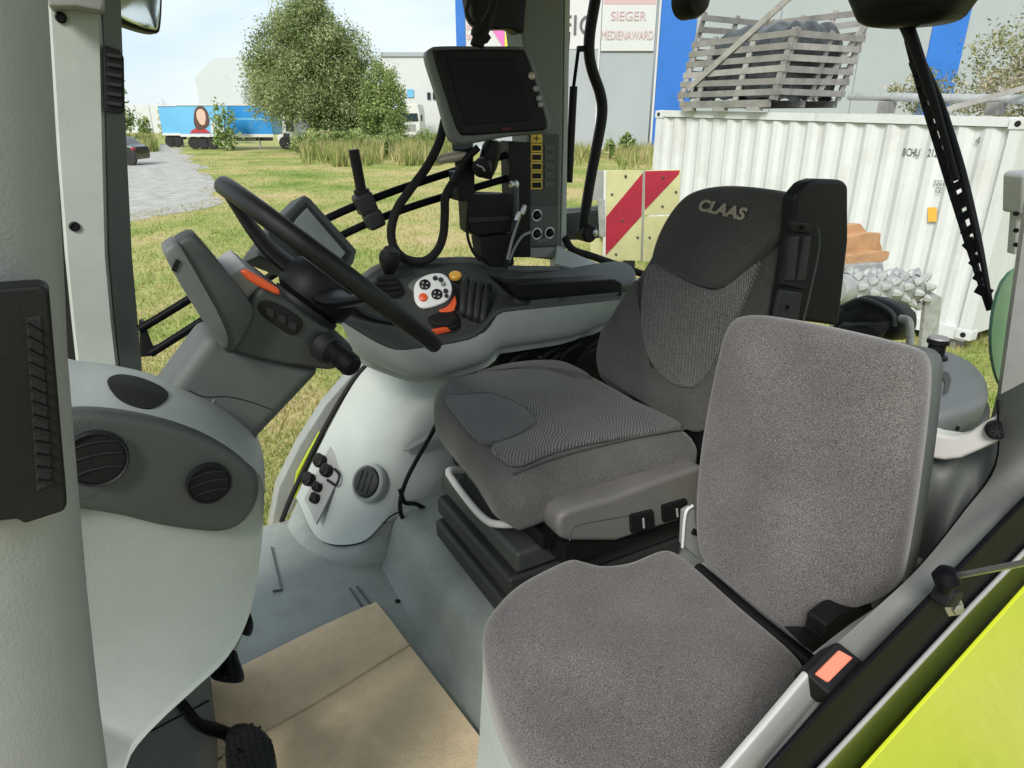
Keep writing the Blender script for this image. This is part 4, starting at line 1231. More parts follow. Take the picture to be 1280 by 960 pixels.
# ================================================================== big square monitor
mo = thing('monitor', Y1(1.53, 610, 215), 'square black monitor with side buttons hanging on the right window rails', 'monitor')
mn = Vector((-.10, -.97, .10)).normalized()
MP = Y1(1.50, 612, 115)
mp_ = lambda d, *pp: onp(MP + mn * d, mn, *pp)
pad('rim', mp_(-.004, (534, 72), (538, 60), (552, 57), (600, 57), (652, 58), (663, 66), (672, 92), (688, 148), (689, 160), (681, 166), (640, 170), (585, 180), (570, 178), (562, 168), (548, 118)), mn, .035, .008, 0, 'pod_grey', mo, 110, sharp=False)
pad('housing', mp_(.004, (543, 68), (548, 62), (600, 61), (652, 62), (659, 68), (669, 96), (684, 150), (683, 160), (676, 163), (630, 166), (585, 169), (575, 165), (565, 140)), mn, .02, .005, 0, 'black_plastic', mo, 110)
prism('screen', mp_(.0065, (558, 74), (642, 72), (667, 150), (582, 156)), -mn * .003, 'screen_black', mo, .001)
for (a, b, r, m) in ((664, 95, .0085, 'tan_metal'), (669, 111, .0065, 'grey_paint'), (673, 123, .0065, 'grey_paint'), (675, 131, .0065, 'grey_paint')):
    lathe('monitor_button', mp_(.004, (a, b))[0], mn, [(r, -.002), (r, .004), (r * .7, .006), (.001, .0065)], m, mo, 18)
text('maker_mark', 'CLAAS', mp_(.0085, (633, 161))[0], mp_(0, (645, 160))[0] - mp_(0, (620, 161.5))[0], UP, .008, 'red_print', mo, depth=.0003)
lathe('ball_mount', Y1(1.54, 612, 196), (.2, -.2, 1), [(.018, -.05), (.024, -.02), (.024, .02), (.018, .04)], 'black_plastic', mo, 20)
lathe('mount_knob', Y1(1.50, 603, 209), (-.6, -.7, -.2), [(.010, -.02), (.022, -.012), (.022, .012), (.016, .016), (.001, .017)], 'black_plastic', mo, 14)
for a, b in ((596, 206), (606, 214)):
    board('knob_mark', Y1(1.475, 603, 209), Y1(1.475, a, b), .003, .002, 'grey_print', mo)
tube('mount_arm', [Y1(1.56, 578, 180), Y1(1.58, 580, 205), Y1(1.60, 582, 246)], [.026, .022, .020], 'black_plastic', mo, 12)
tube('plug', [Y1(1.55, 548, 200), Y1(1.55, 562, 197), Y1(1.55, 585, 193)], [.009, .013, .011], 'tan_metal', mo, 12)
lathe('clamp_bolt', Y1(1.57, 585, 245), YN, [(.011, -.01), (.011, .003), (.005, .006)], 'steel', mo, 12)
prism('mount_foot', ony(1.56, (570, 215), (594, 212), (594, 250), (574, 252)), (0, .05, 0), 'black_plastic', mo, .004)
tube('mount_strut', [Y1(1.55, 566, 228), Y1(1.54, 582, 200), Y1(1.53, 598, 184)], .009, 'black_plastic', mo, 10)
# hoses and cords
tag(tube('thick_hose', [Y1(1.57, a, b) for a, b in ((556, 150), (549, 178), (534, 208), (512, 238), (496, 262), (489, 288), (493, 310), (508, 324), (530, 326), (546, 314), (554, 294), (556, 268), (557, 246), (568, 226), (584, 208))], .0108, 'black_rubber', None, 12, 110),
    'thick black hose looping down from the monitor and back up', 'hose')
ca = thing('monitor_cable', Y1(1.5, 598, 50), 'black wrapped cable dropping to the top of the monitor', 'cable')
tube('cord', [Y1(1.52, a, b) for a, b in ((622, -30), (616, 8), (607, 32), (600, 45), (596, 58))], [.010, .010, .010, .014, .016], 'black_rubber', ca, 10, 40)
tube('cord_loop', [Y1(1.53, a, b) for a, b in ((592, -20), (585, 5), (584, 18), (592, 30), (603, 38))], .0045, 'black_rubber', ca, 8, 30)
lathe('cord_grip', Y1(1.52, 601, 42), (-.3, 0, 1), [(.010, -.022), (.021, -.014), (.017, -.004), (.023, .004), (.018, .014), (.010, .02)], 'black_rubber', ca, 16)
# second dark device behind the cable: back of a small screen
pad_ = pad('device_back', ony(1.60, (590, -40), (590, 10), (598, 30), (616, 36), (640, 36), (652, 42), (657, 30), (654, -40)), YN, .05, .008, .004, 'black_plastic', None, 60)
tag(pad_, 'black back of a small screen above the monitor', 'screen')
# control box under the monitor
bx = thing('control_box', Y1(1.56, 620, 310), 'black two-part control box under the monitor beside the rear pillar', 'control box')
prism('box_upper', ony(1.56, (586, 246), (594, 242), (641, 243), (640, 290), (596, 296), (588, 290)), (0, .07, 0), 'black_plastic', bx, .006)
prism('box_lower', ony(1.565, (600, 296), (640, 292), (644, 332), (614, 334), (604, 322)), (0, .06, 0), 'black_rubber', bx, .006)
prism('box_rib', ony(1.556, (587, 272), (640, 270), (640, 276), (588, 279)), (0, .01, 0), 'dark_plastic', bx, .002)
prism('box_back', ony(1.60, (636, 176), (664, 178), (664, 322), (640, 322)), (0, .05, 0), 'black_plastic', bx, .004)
lathe('box_bolt', Y1(1.59, 643, 231), YN, [(.012, -.01), (.012, .004), (.006, .008)], 'steel', bx, 12)
tube('box_pipe', [Y1(1.585, 643, 236), Y1(1.58, 643, 262), Y1(1.57, 640, 290)], .012, 'slate_plastic', bx, 10)
wr = thing('wire_bundle', Y1(1.55, 632, 332), 'twisted thin wires running down beside the pillar switch panel', 'wires')
for k, path in enumerate((((655, 256), (648, 275), (640, 300), (634, 325)), ((648, 270), (644, 285), (636, 305), (630, 330)), ((663, 290), (652, 296), (642, 312), (634, 332)), ((657, 262), (652, 270), (645, 290), (638, 318)), ((586, 252), (584, 290), (590, 312), (600, 326)))):
    tube('wire', [Y1(1.545 + .006 * k, *q) for q in path], .004, ('grey_paint', 'black_rubber', 'grey_paint', 'black_rubber', 'black_rubber')[k], wr, 8, 24)
for a, b in ((647, 270), (654, 262), (633, 330)):
    lathe('wire_ferrule', Y1(1.54, a, b), (.4, 0, 1), [(.007, -.012), (.008, 0), (.006, .012)], 'steel' if a != 633 else 'black_rubber', wr, 10)
# outside mirror at the right front
mi = thing('wing_mirror', Y1(2.3, 170, 20), 'black framed wing mirror outside the right front window', 'mirror')
pad('mirror_shell', [Y1(2.30, a, b) for a, b in ((137, -40), (137, 10), (145, 27), (170, 36), (196, 41), (204, 36), (208, 0), (208, -40))], (.35, -1, 0), .06, .01, 0, 'black_plastic', mi, 60)
pad('mirror_glass', [Y1(2.285, a, b) for a, b in ((141, -40), (141, 8), (148, 22), (172, 32), (195, 37), (200, 33), (204, 0), (204, -40))], (.35, -1, 0), .006, .002, .001, 'mirror_glass', mi, 60)

# ================================================================== outside: ground
def container_mat():
    m = mat('container_white', (0.58, 0.59, 0.595), 0.5, 0.03, 1.2, 0.15, 60, stain=0.35, scol=(0.40, 0.36, 0.30), sscale=1.6)
    nt = m.node_tree
    b = nt.nodes['Principled BSDF']
    src = b.inputs['Base Color'].links[0].from_socket
    geo = nt.nodes.new('ShaderNodeNewGeometry')
    mp = nt.nodes.new('ShaderNodeMapping')
    mp.inputs['Scale'].default_value = (9, 9, .7)
    nz = nt.nodes.new('ShaderNodeTexNoise')
    nz.inputs['Scale'].default_value = 1.0
    nz.inputs['Detail'].default_value = 6
    nz.inputs['Roughness'].default_value = .65
    rp = nt.nodes.new('ShaderNodeValToRGB')
    rp.color_ramp.elements[0].position = .56
    rp.color_ramp.elements[0].color = (0, 0, 0, 1)
    rp.color_ramp.elements[1].position = .78
    rp.color_ramp.elements[1].color = (.55, .55, .55, 1)
    mx = nt.nodes.new('ShaderNodeMixRGB')
    mx.inputs['Color2'].default_value = (.36, .33, .27, 1)
    nt.links.new(geo.outputs['Position'], mp.inputs['Vector'])
    nt.links.new(mp.outputs['Vector'], nz.inputs['Vector'])
    nt.links.new(nz.outputs['Fac'], rp.inputs['Fac'])
    nt.links.new(rp.outputs['Color'], mx.inputs['Fac'])
    nt.links.new(src, mx.inputs['Color1'])
    nt.links.new(mx.outputs['Color'], b.inputs['Base Color'])
container_mat()
mat('wood_grey', (0.21, 0.20, 0.187), 0.85, 0.16, 3.5, 0.4, 60)
mat('wood_pale', (0.285, 0.272, 0.255), 0.85, 0.12, 3.5, 0.4, 60)
mat('tarp', (0.040, 0.043, 0.045), 0.3, 0.4, 2.5, 0.3, 12)
mat('wall_grey', (0.33, 0.36, 0.38), 0.6, 0.025, 0.3)
mat('wall_white', (0.55, 0.56, 0.57), 0.6, 0.02, 0.3)
mat('wall_blue', (0.022, 0.145, 0.52), 0.5, 0.05, 0.3)
mat('trailer_sky', (0.14, 0.42, 0.66), 0.4, 0.04, 0.8)
mat('trailer_blue', (0.015, 0.22, 0.56), 0.4, 0.10, 0.5)
mat('skin_print', (0.62, 0.42, 0.33), 0.6, 0.05)
mat('hair_print', (0.09, 0.04, 0.03), 0.6, 0.1)
mat('pink_print', (0.75, 0.16, 0.45), 0.6, 0.02)
mat('cyan_print', (0.08, 0.50, 0.70), 0.6, 0.02)
mat('sun_print', (0.85, 0.70, 0.05), 0.6, 0.02)
mat('rose_print', (0.52, 0.36, 0.37), 0.6, 0.04)
mat('sign_ink', (0.10, 0.105, 0.115), 0.6, 0.04)
mat('car_dark', (0.02, 0.021, 0.024), 0.25, 0.1, 2, coat=0.5)
mat('tyre', (0.018, 0.018, 0.018), 0.8, 0.15, 10)
mat('window_dark', (0.03, 0.045, 0.055), 0.08, 0.05, 1, coat=0.5)
mat('board_cream', (0.52, 0.50, 0.27), 0.5, 0.06, 7, stain=0.3, scol=(0.30, 0.27, 0.14), sscale=8)
mat('board_red', (0.34, 0.014, 0.040), 0.42, 0.08, 7)
mat('zinc', (0.36, 0.37, 0.36), 0.55, 0.12, 18, 0.2, 80, metal=0.35)
mat('rust_orange', (0.42, 0.235, 0.12), 0.7, 0.14, 14, 0.2, 90, stain=0.4, scol=(0.25, 0.12, 0.06), sscale=14)
mat('bark', (0.10, 0.085, 0.065), 0.9, 0.2, 6, 0.5, 20)
mat('asphalt_pale', (0.36, 0.35, 0.325), 0.9, 0.16, 1.6, 0.6, 12, stain=0.5, scol=(0.40, 0.36, 0.28), sscale=0.7)

def grass_mat(name, cols, sc1=0.22, blade=False):
    m = bpy.data.materials.new(name)
    m.use_nodes = True
    nt = m.node_tree
    b = nt.nodes['Principled BSDF']
    b.inputs['Roughness'].default_value = 0.9
    b.inputs['Specular IOR Level'].default_value = 0.15
    geo = nt.nodes.new('ShaderNodeNewGeometry')
    n1 = nt.nodes.new('ShaderNodeTexNoise')
    n1.inputs['Scale'].default_value = sc1
    n1.inputs['Detail'].default_value = 9.0
    n1.inputs['Roughness'].default_value = 0.68
    nt.links.new(geo.outputs['Position'], n1.inputs['Vector'])
    val = n1.outputs['Fac']
    if blade:
        ad = nt.nodes.new('ShaderNodeMath')
        ad.operation = 'MULTIPLY_ADD'
        ad.inputs[1].default_value = 0.30
        nt.links.new(geo.outputs['Random Per Island'], ad.inputs[0])
        nt.links.new(val, ad.inputs[2])
        sb_ = nt.nodes.new('ShaderNodeMath')
        sb_.operation = 'SUBTRACT'
        sb_.inputs[1].default_value = 0.15
        nt.links.new(ad.outputs[0], sb_.inputs[0])
        val = sb_.outputs[0]
    rp = nt.nodes.new('ShaderNodeValToRGB')
    els = rp.color_ramp.elements
    for i, (p, c) in enumerate(cols):
        e = els[i] if i < 2 else els.new(p)
        e.position = p
        e.color = (*c, 1)
    nt.links.new(val, rp.inputs['Fac'])
    nt.links.new(rp.outputs['Color'], b.inputs['Base Color'])
    if not blade:
        n2 = nt.nodes.new('ShaderNodeTexNoise')
        n2.inputs['Scale'].default_value = 14.0
        n2.inputs['Detail'].default_value = 6.0
        nt.links.new(geo.outputs['Position'], n2.inputs['Vector'])
        bp = nt.nodes.new('ShaderNodeBump')
        bp.inputs['Strength'].default_value = 0.7
        bp.inputs['Distance'].default_value = 0.06
        nt.links.new(n2.outputs['Fac'], bp.inputs['Height'])
        nt.links.new(bp.outputs['Normal'], b.inputs['Normal'])
    else:
        tr = nt.nodes.new('ShaderNodeBsdfTranslucent')
        nt.links.new(rp.outputs['Color'], tr.inputs['Color'])
        mx = nt.nodes.new('ShaderNodeMixShader')
        mx.inputs['Fac'].default_value = 0.25
        nt.links.new(b.outputs[0], mx.inputs[1])
        nt.links.new(tr.outputs[0], mx.inputs[2])
        nt.links.new(mx.outputs[0], nt.nodes['Material Output'].inputs['Surface'])
    MATS[name] = m
    return m
GC = [(0.34, (0.13, 0.20, 0.035)), (0.46, (0.26, 0.30, 0.085)), (0.55, (0.39, 0.35, 0.145)), (0.66, (0.49, 0.39, 0.225))]
grass_mat('lawn', GC)
grass_mat('lawn_blades', GC, blade=True)
grass_mat('reeds', [(0.34, (0.15, 0.21, 0.05)), (0.47, (0.28, 0.31, 0.10)), (0.60, (0.46, 0.40, 0.19)), (0.74, (0.58, 0.49, 0.30))], 0.5, True)
def leaf_mat(name, cols):
    grass_mat(name, cols, 0.55, True)
leaf_mat('leaves_olive', [(0.30, (0.105, 0.15, 0.05)), (0.44, (0.21, 0.265, 0.10)), (0.58, (0.33, 0.38, 0.175)), (0.72, (0.50, 0.53, 0.31))])
leaf_mat('leaves_green', [(0.30, (0.09, 0.15, 0.04)), (0.44, (0.19, 0.27, 0.075)), (0.56, (0.31, 0.39, 0.14)), (0.70, (0.45, 0.50, 0.24))])
leaf_mat('leaves_dry', [(0.30, (0.09, 0.12, 0.035)), (0.46, (0.19, 0.22, 0.08)), (0.58, (0.36, 0.34, 0.20)), (0.70, (0.55, 0.47, 0.36))])

bm = bmesh.new()
gv = []
nr, na = 60, 96
ring_r = [0.0] + [2.0 * (1.12 ** k) for k in range(nr)]
cpt = out(0, 20)
for i, r in enumerate(ring_r):
    for j in range(na):
        a = 2 * math.pi * j / na
        x, y = cpt.x + r * math.cos(a), cpt.y + r * math.sin(a)
        h = 0.0
        gv.append((x, y, h * min(1, max(0, (60 - r) / 40)) - .02))
gf = []
for i in range(len(ring_r) - 1):
    for j in range(na):
        a, b = i * na + j, i * na + (j + 1) % na
        gf.append([a, b, b + na, a + na])
ground = finish('ground', bm_from(gv, gf), 'lawn', None)
tag(ground, kind='structure')
def ground_h(x, y):
    r = math.hypot(x - cpt.x, y - cpt.y)
    return -.02

# gravel yard at the left
edge = [(100, 181), (160, 181), (200, 180), (222, 186), (240, 200), (258, 216), (276, 230), (284, 240), (272, 252), (235, 262), (195, 268), (165, 276), (120, 284), (60, 290), (-40, 290), (-200, 240), (-100, 190)]
el = catmull([Z1(-.012, *p) for p in edge], 300)
el = [p + Vector((random.uniform(-.1, .1) + .45 * math.sin(i * .37) * math.sin(i * .11), random.uniform(-.1, .1) + .45 * math.cos(i * .29), 0)) for i, p in enumerate(el)]
ec = sum(el, Vector()) / len(el)
yard = finish('gravel_yard', bm_from([p for p in el], [list(range(len(el)))]), 'asphalt_pale', None)
tag(yard, kind='structure')

def in_yard(P):
    xs = np.array([ec.x + (p.x - ec.x) * .95 for p in el]); ys = np.array([ec.y + (p.y - ec.y) * .95 for p in el])
    x, y = P[:, 0], P[:, 1]
    ins = np.zeros(len(P), bool)
    j = len(xs) - 1
    for i in range(len(xs)):
        c = ((ys[i] > y) != (ys[j] > y)) & (x < (xs[j] - xs[i]) * (y - ys[i]) / (ys[j] - ys[i] + 1e-12) + xs[i])
        ins ^= c
        j = i
    return ins

def raw_mesh(name, V, F, m, parent=None, kind=None, label=None, cat=None):
    V = np.asarray(V, np.float32)
    c = (V.min(0) + V.max(0)) / 2
    me = bpy.data.meshes.new(name)
    k = F.shape[1]
    me.vertices.add(len(V)); me.loops.add(F.size); me.polygons.add(len(F))
    me.vertices.foreach_set('co', (V - c).ravel())
    me.loops.foreach_set('vertex_index', F.ravel().astype(np.int32))
    me.polygons.foreach_set('loop_start', np.arange(0, F.size, k, dtype=np.int32))
    me.update(calc_edges=True)
    me.validate()
    me.materials.append(MATS[m])
    o = bpy.data.objects.new(name, me)
    o.location = [float(v) for v in c]
    put(o, parent)
    return tag(o, label, cat, None, kind)

def blades(n, az0, az1, r0, r1, h0, h1, w, power=1.0, skip=None, lean=.5, hp=1.0):
    az = rng.uniform(az0, az1, n)
    r = r0 * (r1 / r0) ** (rng.uniform(0, 1, n) ** power)
    right, fwd = r * np.sin(az), r * np.cos(az)
    x = right * _ca + fwd * _sa
    y = fwd * _ca - right * _sa
    P = np.stack([x, y], 1)
    if skip is not None:
        k = ~skip(P)
        P, r = P[k], r[k]
    n = len(P)
    rr = np.hypot(P[:, 0] - cpt.x, P[:, 1] - cpt.y)
    gz = np.full(n, -.02)
    h = h0 + (h1 - h0) * rng.uniform(0, 1, n) ** hp
    a = rng.uniform(0, 2 * math.pi, n)
    ww = w * rng.uniform(.6, 1.4, n) * (1 + r / 25)
    dx, dy = np.cos(a) * ww, np.sin(a) * ww
    lx, ly = rng.normal(0, lean, n) * h, rng.normal(0, lean, n) * h
    V = np.zeros((n, 3, 3))
    V[:, 0] = np.stack([P[:, 0] - dx, P[:, 1] - dy, gz - .01], 1)
    V[:, 1] = np.stack([P[:, 0] + dx, P[:, 1] + dy, gz - .01], 1)
    V[:, 2] = np.stack([P[:, 0] + lx, P[:, 1] + ly, gz + h], 1)
    return V.reshape(-1, 3), np.arange(n * 3).reshape(n, 3)
V, F = blades(230000, R(-42), R(38), 3.0, 58, .03, .085, .006, 1.0, in_yard)
raw_mesh('grass', V, F, 'lawn_blades', None, 'stuff', 'short yellow green mown grass outside the tractor', 'grass')
def ragged(P):
    az = np.arctan2(P[:, 0] * _ca - P[:, 1] * _sa, P[:, 0] * _sa + P[:, 1] * _ca)
    r = np.hypot(P[:, 0], P[:, 1])
    front = 45 + 4 * np.sin(az * 61) + 3 * np.sin(az * 143 + 1) + 2 * np.sin(az * 317)
    return (r < front + rng.normal(0, 2.5, len(P))) | ((az < R(-15.3)) & (rng.uniform(0, 1, len(P)) < .6))
V1, F1 = blades(42000, R(-16.6), R(-4), 40, 62, .2, 1.45, .016, 1.0, ragged, .22, 2.6)
V2, F2 = blades(18000, R(3), R(16), 34, 53, .15, 1.2, .016, 1.0, ragged, .22, 2.2)
V3, F3 = blades(7000, R(-34), R(-26.5), 62, 95, .4, 1.0, .03, 1.0, None, .2)
Vv = np.concatenate([V1, V2, V3])
raw_mesh('tall_grass', Vv, np.arange(len(Vv)).reshape(-1, 3), 'reeds', None, 'stuff', 'tall dry reeds along the edge of the field', 'tall grass')

# ================================================================== trees
def tree(name, label, base, h, blobs, leaf, nleaf, lmat, trunk_r, group, seed, cat='tree', stems=1):
    rs = np.random.default_rng(seed)
    base = Vector(base)
    base.z = ground_h(base.x, base.y)
    t = thing(name, base, label, cat, group)
    pr = random.Random(seed)
    for s in range(stems):
        off = Vector((pr.uniform(-.3, .3), pr.uniform(-.3, .3), 0)) * (h * .06 if stems > 1 else 0)
        top = base + off + UP * h * pr.uniform(.7, .85) + Vector((pr.uniform(-1, 1), pr.uniform(-1, 1), 0)) * h * .06 + off * 3
        mid = base.lerp(top, .45) + Vector((pr.uniform(-1, 1), pr.uniform(-1, 1), 0)) * h * .02
        tk = tube('trunk', [base + off - UP * .1, mid, top], [trunk_r, trunk_r * .6, trunk_r * .12], 'bark', t, 8, 12)
        for k in range(7):
            f = .25 + .6 * k / 7
            p = base.lerp(top, f)
            bl = blobs[(k + s) % len(blobs)]
            q = base + VR * bl[0] + VF * bl[1] + UP * bl[2] + Vector((pr.uniform(-1, 1), pr.uniform(-1, 1), pr.uniform(-.6, .6))) * bl[3] * .5
            tube('limb', [p, p.lerp(q, .5) + UP * .05 * h, q], [trunk_r * .35, trunk_r * .2, trunk_r * .05], 'bark', tk, 6, 8)
    vol = np.array([b[3] * b[4] * b[3] for b in blobs])
    pick = rs.choice(len(blobs), nleaf, p=vol / vol.sum())
    B = np.array([b[:5] for b in blobs])[pick]
    d = rs.normal(size=(nleaf, 3))
    d /= np.linalg.norm(d, axis=1)[:, None]
    # leaves sit in sub-clumps on an uneven surface, thinner inside
    nc = max(40, nleaf // 240)
    cd = rs.normal(size=(nc, 3)); cd /= np.linalg.norm(cd, axis=1)[:, None]
    ci = rs.integers(0, nc, nleaf)
    rad = (rs.uniform(.25, 1.25, nc) ** .5)[ci] * rs.uniform(.84, 1.08, nleaf)
    d = cd[ci] + rs.normal(0, .15, (nleaf, 3))
    R_, Fw, Z_ = B[:, 0] + d[:, 0] * rad * B[:, 3], B[:, 1] + d[:, 1] * rad * B[:, 3], B[:, 2] + d[:, 2] * rad * B[:, 4]
    C = np.stack([base.x + R_ * _ca + Fw * _sa, base.y - R_ * _sa + Fw * _ca, base.z + np.maximum(Z_, .15)], 1)
    s = leaf * rs.uniform(.55, 1.35, nleaf)
    a = rs.normal(size=(nleaf, 3)); a /= np.linalg.norm(a, axis=1)[:, None]
    b = np.cross(a, rs.normal(size=(nleaf, 3))); b /= np.linalg.norm(b, axis=1)[:, None]
    V = np.zeros((nleaf, 4, 3))
    V[:, 0] = C - a * s[:, None]
    V[:, 1] = C + b * s[:, None] * .45
    V[:, 2] = C + a * s[:, None]
    V[:, 3] = C - b * s[:, None] * .45
    raw_mesh('crown', V.reshape(-1, 3), np.arange(nleaf * 4).reshape(nleaf, 4), lmat, t)
    return t
tree('birch_tree', 'tall pale olive tree standing behind the lorry trailers', far(400, 56), 11.5,
     [(0, 0, 8.2, 2.3, 2.4), (-2.2, 0, 6.8, 2.1, 2.3), (1.4, .3, 6.0, 2.2, 2.8), (-1.2, -.5, 4.4, 3.0, 2.3), (1.2, 0, 3.4, 2.2, 2.0), (.0, 0, 10.3, 1.3, 1.5), (-3.6, 0, 4.6, 1.5, 1.9), (1.0, 0, 9.2, 1.0, 1.3), (-1.6, 0, 8.8, 1.1, 1.3), (-4.2, 0, 6.2, 1.0, 1.2)], .10, 80000, 'leaves_olive', .22, 'trees at the far edge of the field', 3)
tree('field_tree', 'lower rounded green tree right of the tall olive tree', far(484, 55), 6.8,
     [(0, 0, 4.6, 1.2, 1.7), (-.7, 0, 3.2, 1.3, 1.9), (.7, 0, 3.6, 1.0, 1.5), (0, -.3, 2.0, 1.7, 1.5)], .095, 22000, 'leaves_green', .16, 'trees at the far edge of the field', 5)
tree('field_tree', 'slim green tree between the tall olive tree and the lower rounded one', far(448, 57), 9.0,
     [(0, 0, 6.8, 1.5, 1.7), (-.9, 0, 5.2, 1.6, 1.9), (.9, 0, 4.8, 1.6, 2.2), (0, -.3, 2.8, 2.2, 1.9), (-.2, 0, 8.0, .9, 1.1)], .095, 24000, 'leaves_olive', .15, 'trees at the far edge of the field', 15)
tree('field_tree', 'dark narrow tree edge just right of the front pillar', far(147, 66), 8.5,
     [(0, 0, 5.5, 1.3, 2.4), (.2, 0, 3, 1.5, 2.2)], .2, 3000, 'leaves_green', .14, 'trees at the far edge of the field', 6)
for i, (px, hh, lb) in enumerate(((184, 2.6, 'smallest sapling above the white far wall'), (213, 4.0, 'broad sapling above the left trailer'), (284, 3.6, 'slim sapling in front of the trailer picture'))):
    tree('sapling', lb, far(px, 88 if i < 2 else 58), hh, [(0, 0, hh * .55, hh * .24, hh * .42), (0, 0, hh * .25, hh * .3, hh * .2)], .16, 900, 'leaves_green', .06, 'saplings along the far wall', 11 + i)
tree('shrub', 'dry leaved shrub growing up behind the container at far right', out(8.6, 11.8), 5.6,
     [(.3, 0, 4.5, .6, 1.0), (-.5, 0, 3.4, .7, .6), (.7, 0, 3.3, 1.0, .8), (0, 0, 2.8, 1.1, .6), (1.1, 0, 4.2, .7, 1.0)], .034, 24000, 'leaves_dry', .05, None, 21, 'shrub', 3)
tree('shrub', 'low green sprig showing over the container beside the wiper', out(7.1, 12.6), 3.4,
     [(0, 0, 3.0, .45, .35), (.25, 0, 2.8, .4, .3)], .032, 2600, 'leaves_dry', .03, None, 22, 'shrub', 2)
for i, (px, fw, w, lb) in enumerate(((392, 52, 1.3, 'low green bush right under the tall olive tree'), (428, 50, 1.0, 'small bush among the reeds below the trees'), (455, 51, 1.4, 'widest low bush among the reeds below the trees'), (486, 50, 1.0, 'low bush in the reeds left of the white truck'), (535, 51, 1.1, 'low bush in the reeds left of the monitor'))):
    tree('bush', lb, far(px, fw), 1.8, [(0, 0, .9, w, .8), (w * .6, 0, .6, w * .7, .6), (-w * .6, 0, .7, w * .6, .6)], .09, 3500, 'leaves_green', .04, 'bushes among the reeds', 31 + i, 'bush', 2)
tree('weed', 'leafy weed at the foot of the grey hall wall', far(784, 47), 1.6, [(0, 0, 1.0, .5, .6)], .12, 700, 'leaves_green', .03, None, 23, 'plant')
tree('weed', 'small weed between window handle and warning board', far(762, 46), 1.2, [(0, 0, .7, .35, .5)], .12, 400, 'leaves_green', .03, None, 24, 'plant')

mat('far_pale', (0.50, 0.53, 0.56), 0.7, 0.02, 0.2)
# ================================================================== white shipping container
CL, CR = out(2.46, 12.2), out(5.52, 7.4)
cd_ = (CR - CL).normalized()
cn = Vector((cd_.y, -cd_.x, 0))
if cn.dot(EYE - CL) < 0: cn = -cn
ct = lambda d, *pp: onp(CL + cn * d, cn, *pp)
TL, TR = ct(0, (822, 137))[0], ct(0, (1284, 146))[0]
BL, BR = Vector((TL.x, TL.y, .12)), Vector((TR.x, TR.y, .10))
ctn = thing('shipping_container', (BL + BR) / 2, 'long white corrugated shipping container standing behind the tractor', 'container')
Lc = (BR - BL).length
def cp_(s, f, d=0.0):
    """point at s metres along the side, f of the height, d metres out of the side"""
    t = s / Lc
    return BL.lerp(BR, t).lerp(TL.lerp(TR, t), f) + cn * d
prof, s, pitch = [], .12, .278
while s < Lc - .14:
    for ds_, dd in ((0, 0), (.072, 0), (.140, -.036), (.210, -.036)):
        if s + ds_ < Lc - .12:
            prof.append((s + ds_ + random.uniform(-.008, .008), dd + random.uniform(-.004, .004)))
    s += pitch
prof.append((Lc - .12, 0))
vs, fs = [], []
for s, d in prof:
    for f in (.055, .3, .6, .955):
        vs.append(cp_(s, f, d - .02))
for i in range(len(prof) - 1):
    for k in range(3):
        a = i * 4 + k
        fs.append([a, a + 4, a + 5, a + 1])
vb = len(vs)
for s, d in ((prof[0][0], 0), (prof[-1][0], 0)):
    for f in (.055, .955):
        vs.append(cp_(s, f, -.09))
fs.append([vb, vb + 1, vb + 3, vb + 2])
o = finish('corrugated_side', bm_from(vs, fs), 'container_white', ctn, smooth=False)
for f, w in ((.978, .10), (.03, .14)):
    board('side_rail', cp_(.05, f, -.03), cp_(Lc - .05, f, -.03), w, .06, 'container_white', ctn)
for s in (.06, Lc - .06):
    board('corner_post', cp_(s, .02, -.06), cp_(s, .98, -.06), .14, .14, 'container_white', ctn, side=cd_)
    for f in (.035, .972):
        cc = rbox('corner_casting', cp_(s, f, -.055), (.178, .162, .118), 'container_white', ctn, ax=(cd_, cn, UP), bev=.012)
        lathe('casting_hole', cp_(s, f, .027), cn, [(.032, -.004), (.032, .002), (.001, .002)], 'black_rubber', cc, 16)
prism('container_roof', [cp_(.03, .985, -.05), cp_(Lc - .03, .985, -.05), cp_(Lc - .03, .985, -2.4), cp_(.03, .985, -2.4)], (0, 0, .012), 'container_white', ctn, 0)
prism('far_side', [cp_(.03, .03, -2.38), cp_(Lc - .03, .03, -2.38), cp_(Lc - .03, .97, -2.38), cp_(.03, .97, -2.38)], -cn * .04, 'container_white', ctn, 0)
prism('end_wall', [cp_(.03, .03, -.1), cp_(.03, .03, -2.38), cp_(.03, .97, -2.38), cp_(.03, .97, -.1)], cd_ * .03, 'container_white', ctn, 0)
prism('door_end', [cp_(Lc - .03, .03, -.1), cp_(Lc - .03, .03, -2.38), cp_(Lc - .03, .97, -2.38), cp_(Lc - .03, .97, -.1)], -cd_ * .03, 'container_white', ctn, 0)
for s in (1.9, 3.6):
    rbox('fork_pocket', cp_(s, .03, .002), (.32, .008, .09), 'black_rubber', ctn, ax=(cd_, cn, UP), bev=.002)
text('container_number', 'BCHU', ct(-.017, (1139, 191))[0], cd_, UP, .125, 'sign_ink', ctn, depth=.001, xs=.62, bold=.002)
text('container_number', '21219', ct(-.017, (1170, 192))[0], cd_, UP, .125, 'sign_ink', ctn, depth=.001, xs=.62, bold=.002)
text('size_code', '22G1', ct(-.017, (1174, 229))[0], cd_, UP, .085, 'sign_ink', ctn, depth=.001, xs=.7)
text('size_code', 'CE', ct(-.017, (1173, 238))[0], cd_, UP, .085, 'sign_ink', ctn, depth=.001, xs=.7)
text('container_number', '4', ct(-.017, (1222, 176))[0], cd_, UP, .11, 'sign_ink', ctn, depth=.001)
prism('warning_sticker', ct(-.018, (1160, 259), (1171, 259), (1171, 277), (1160, 277)), cn * .003, 'amber_plastic', ctn, .001)
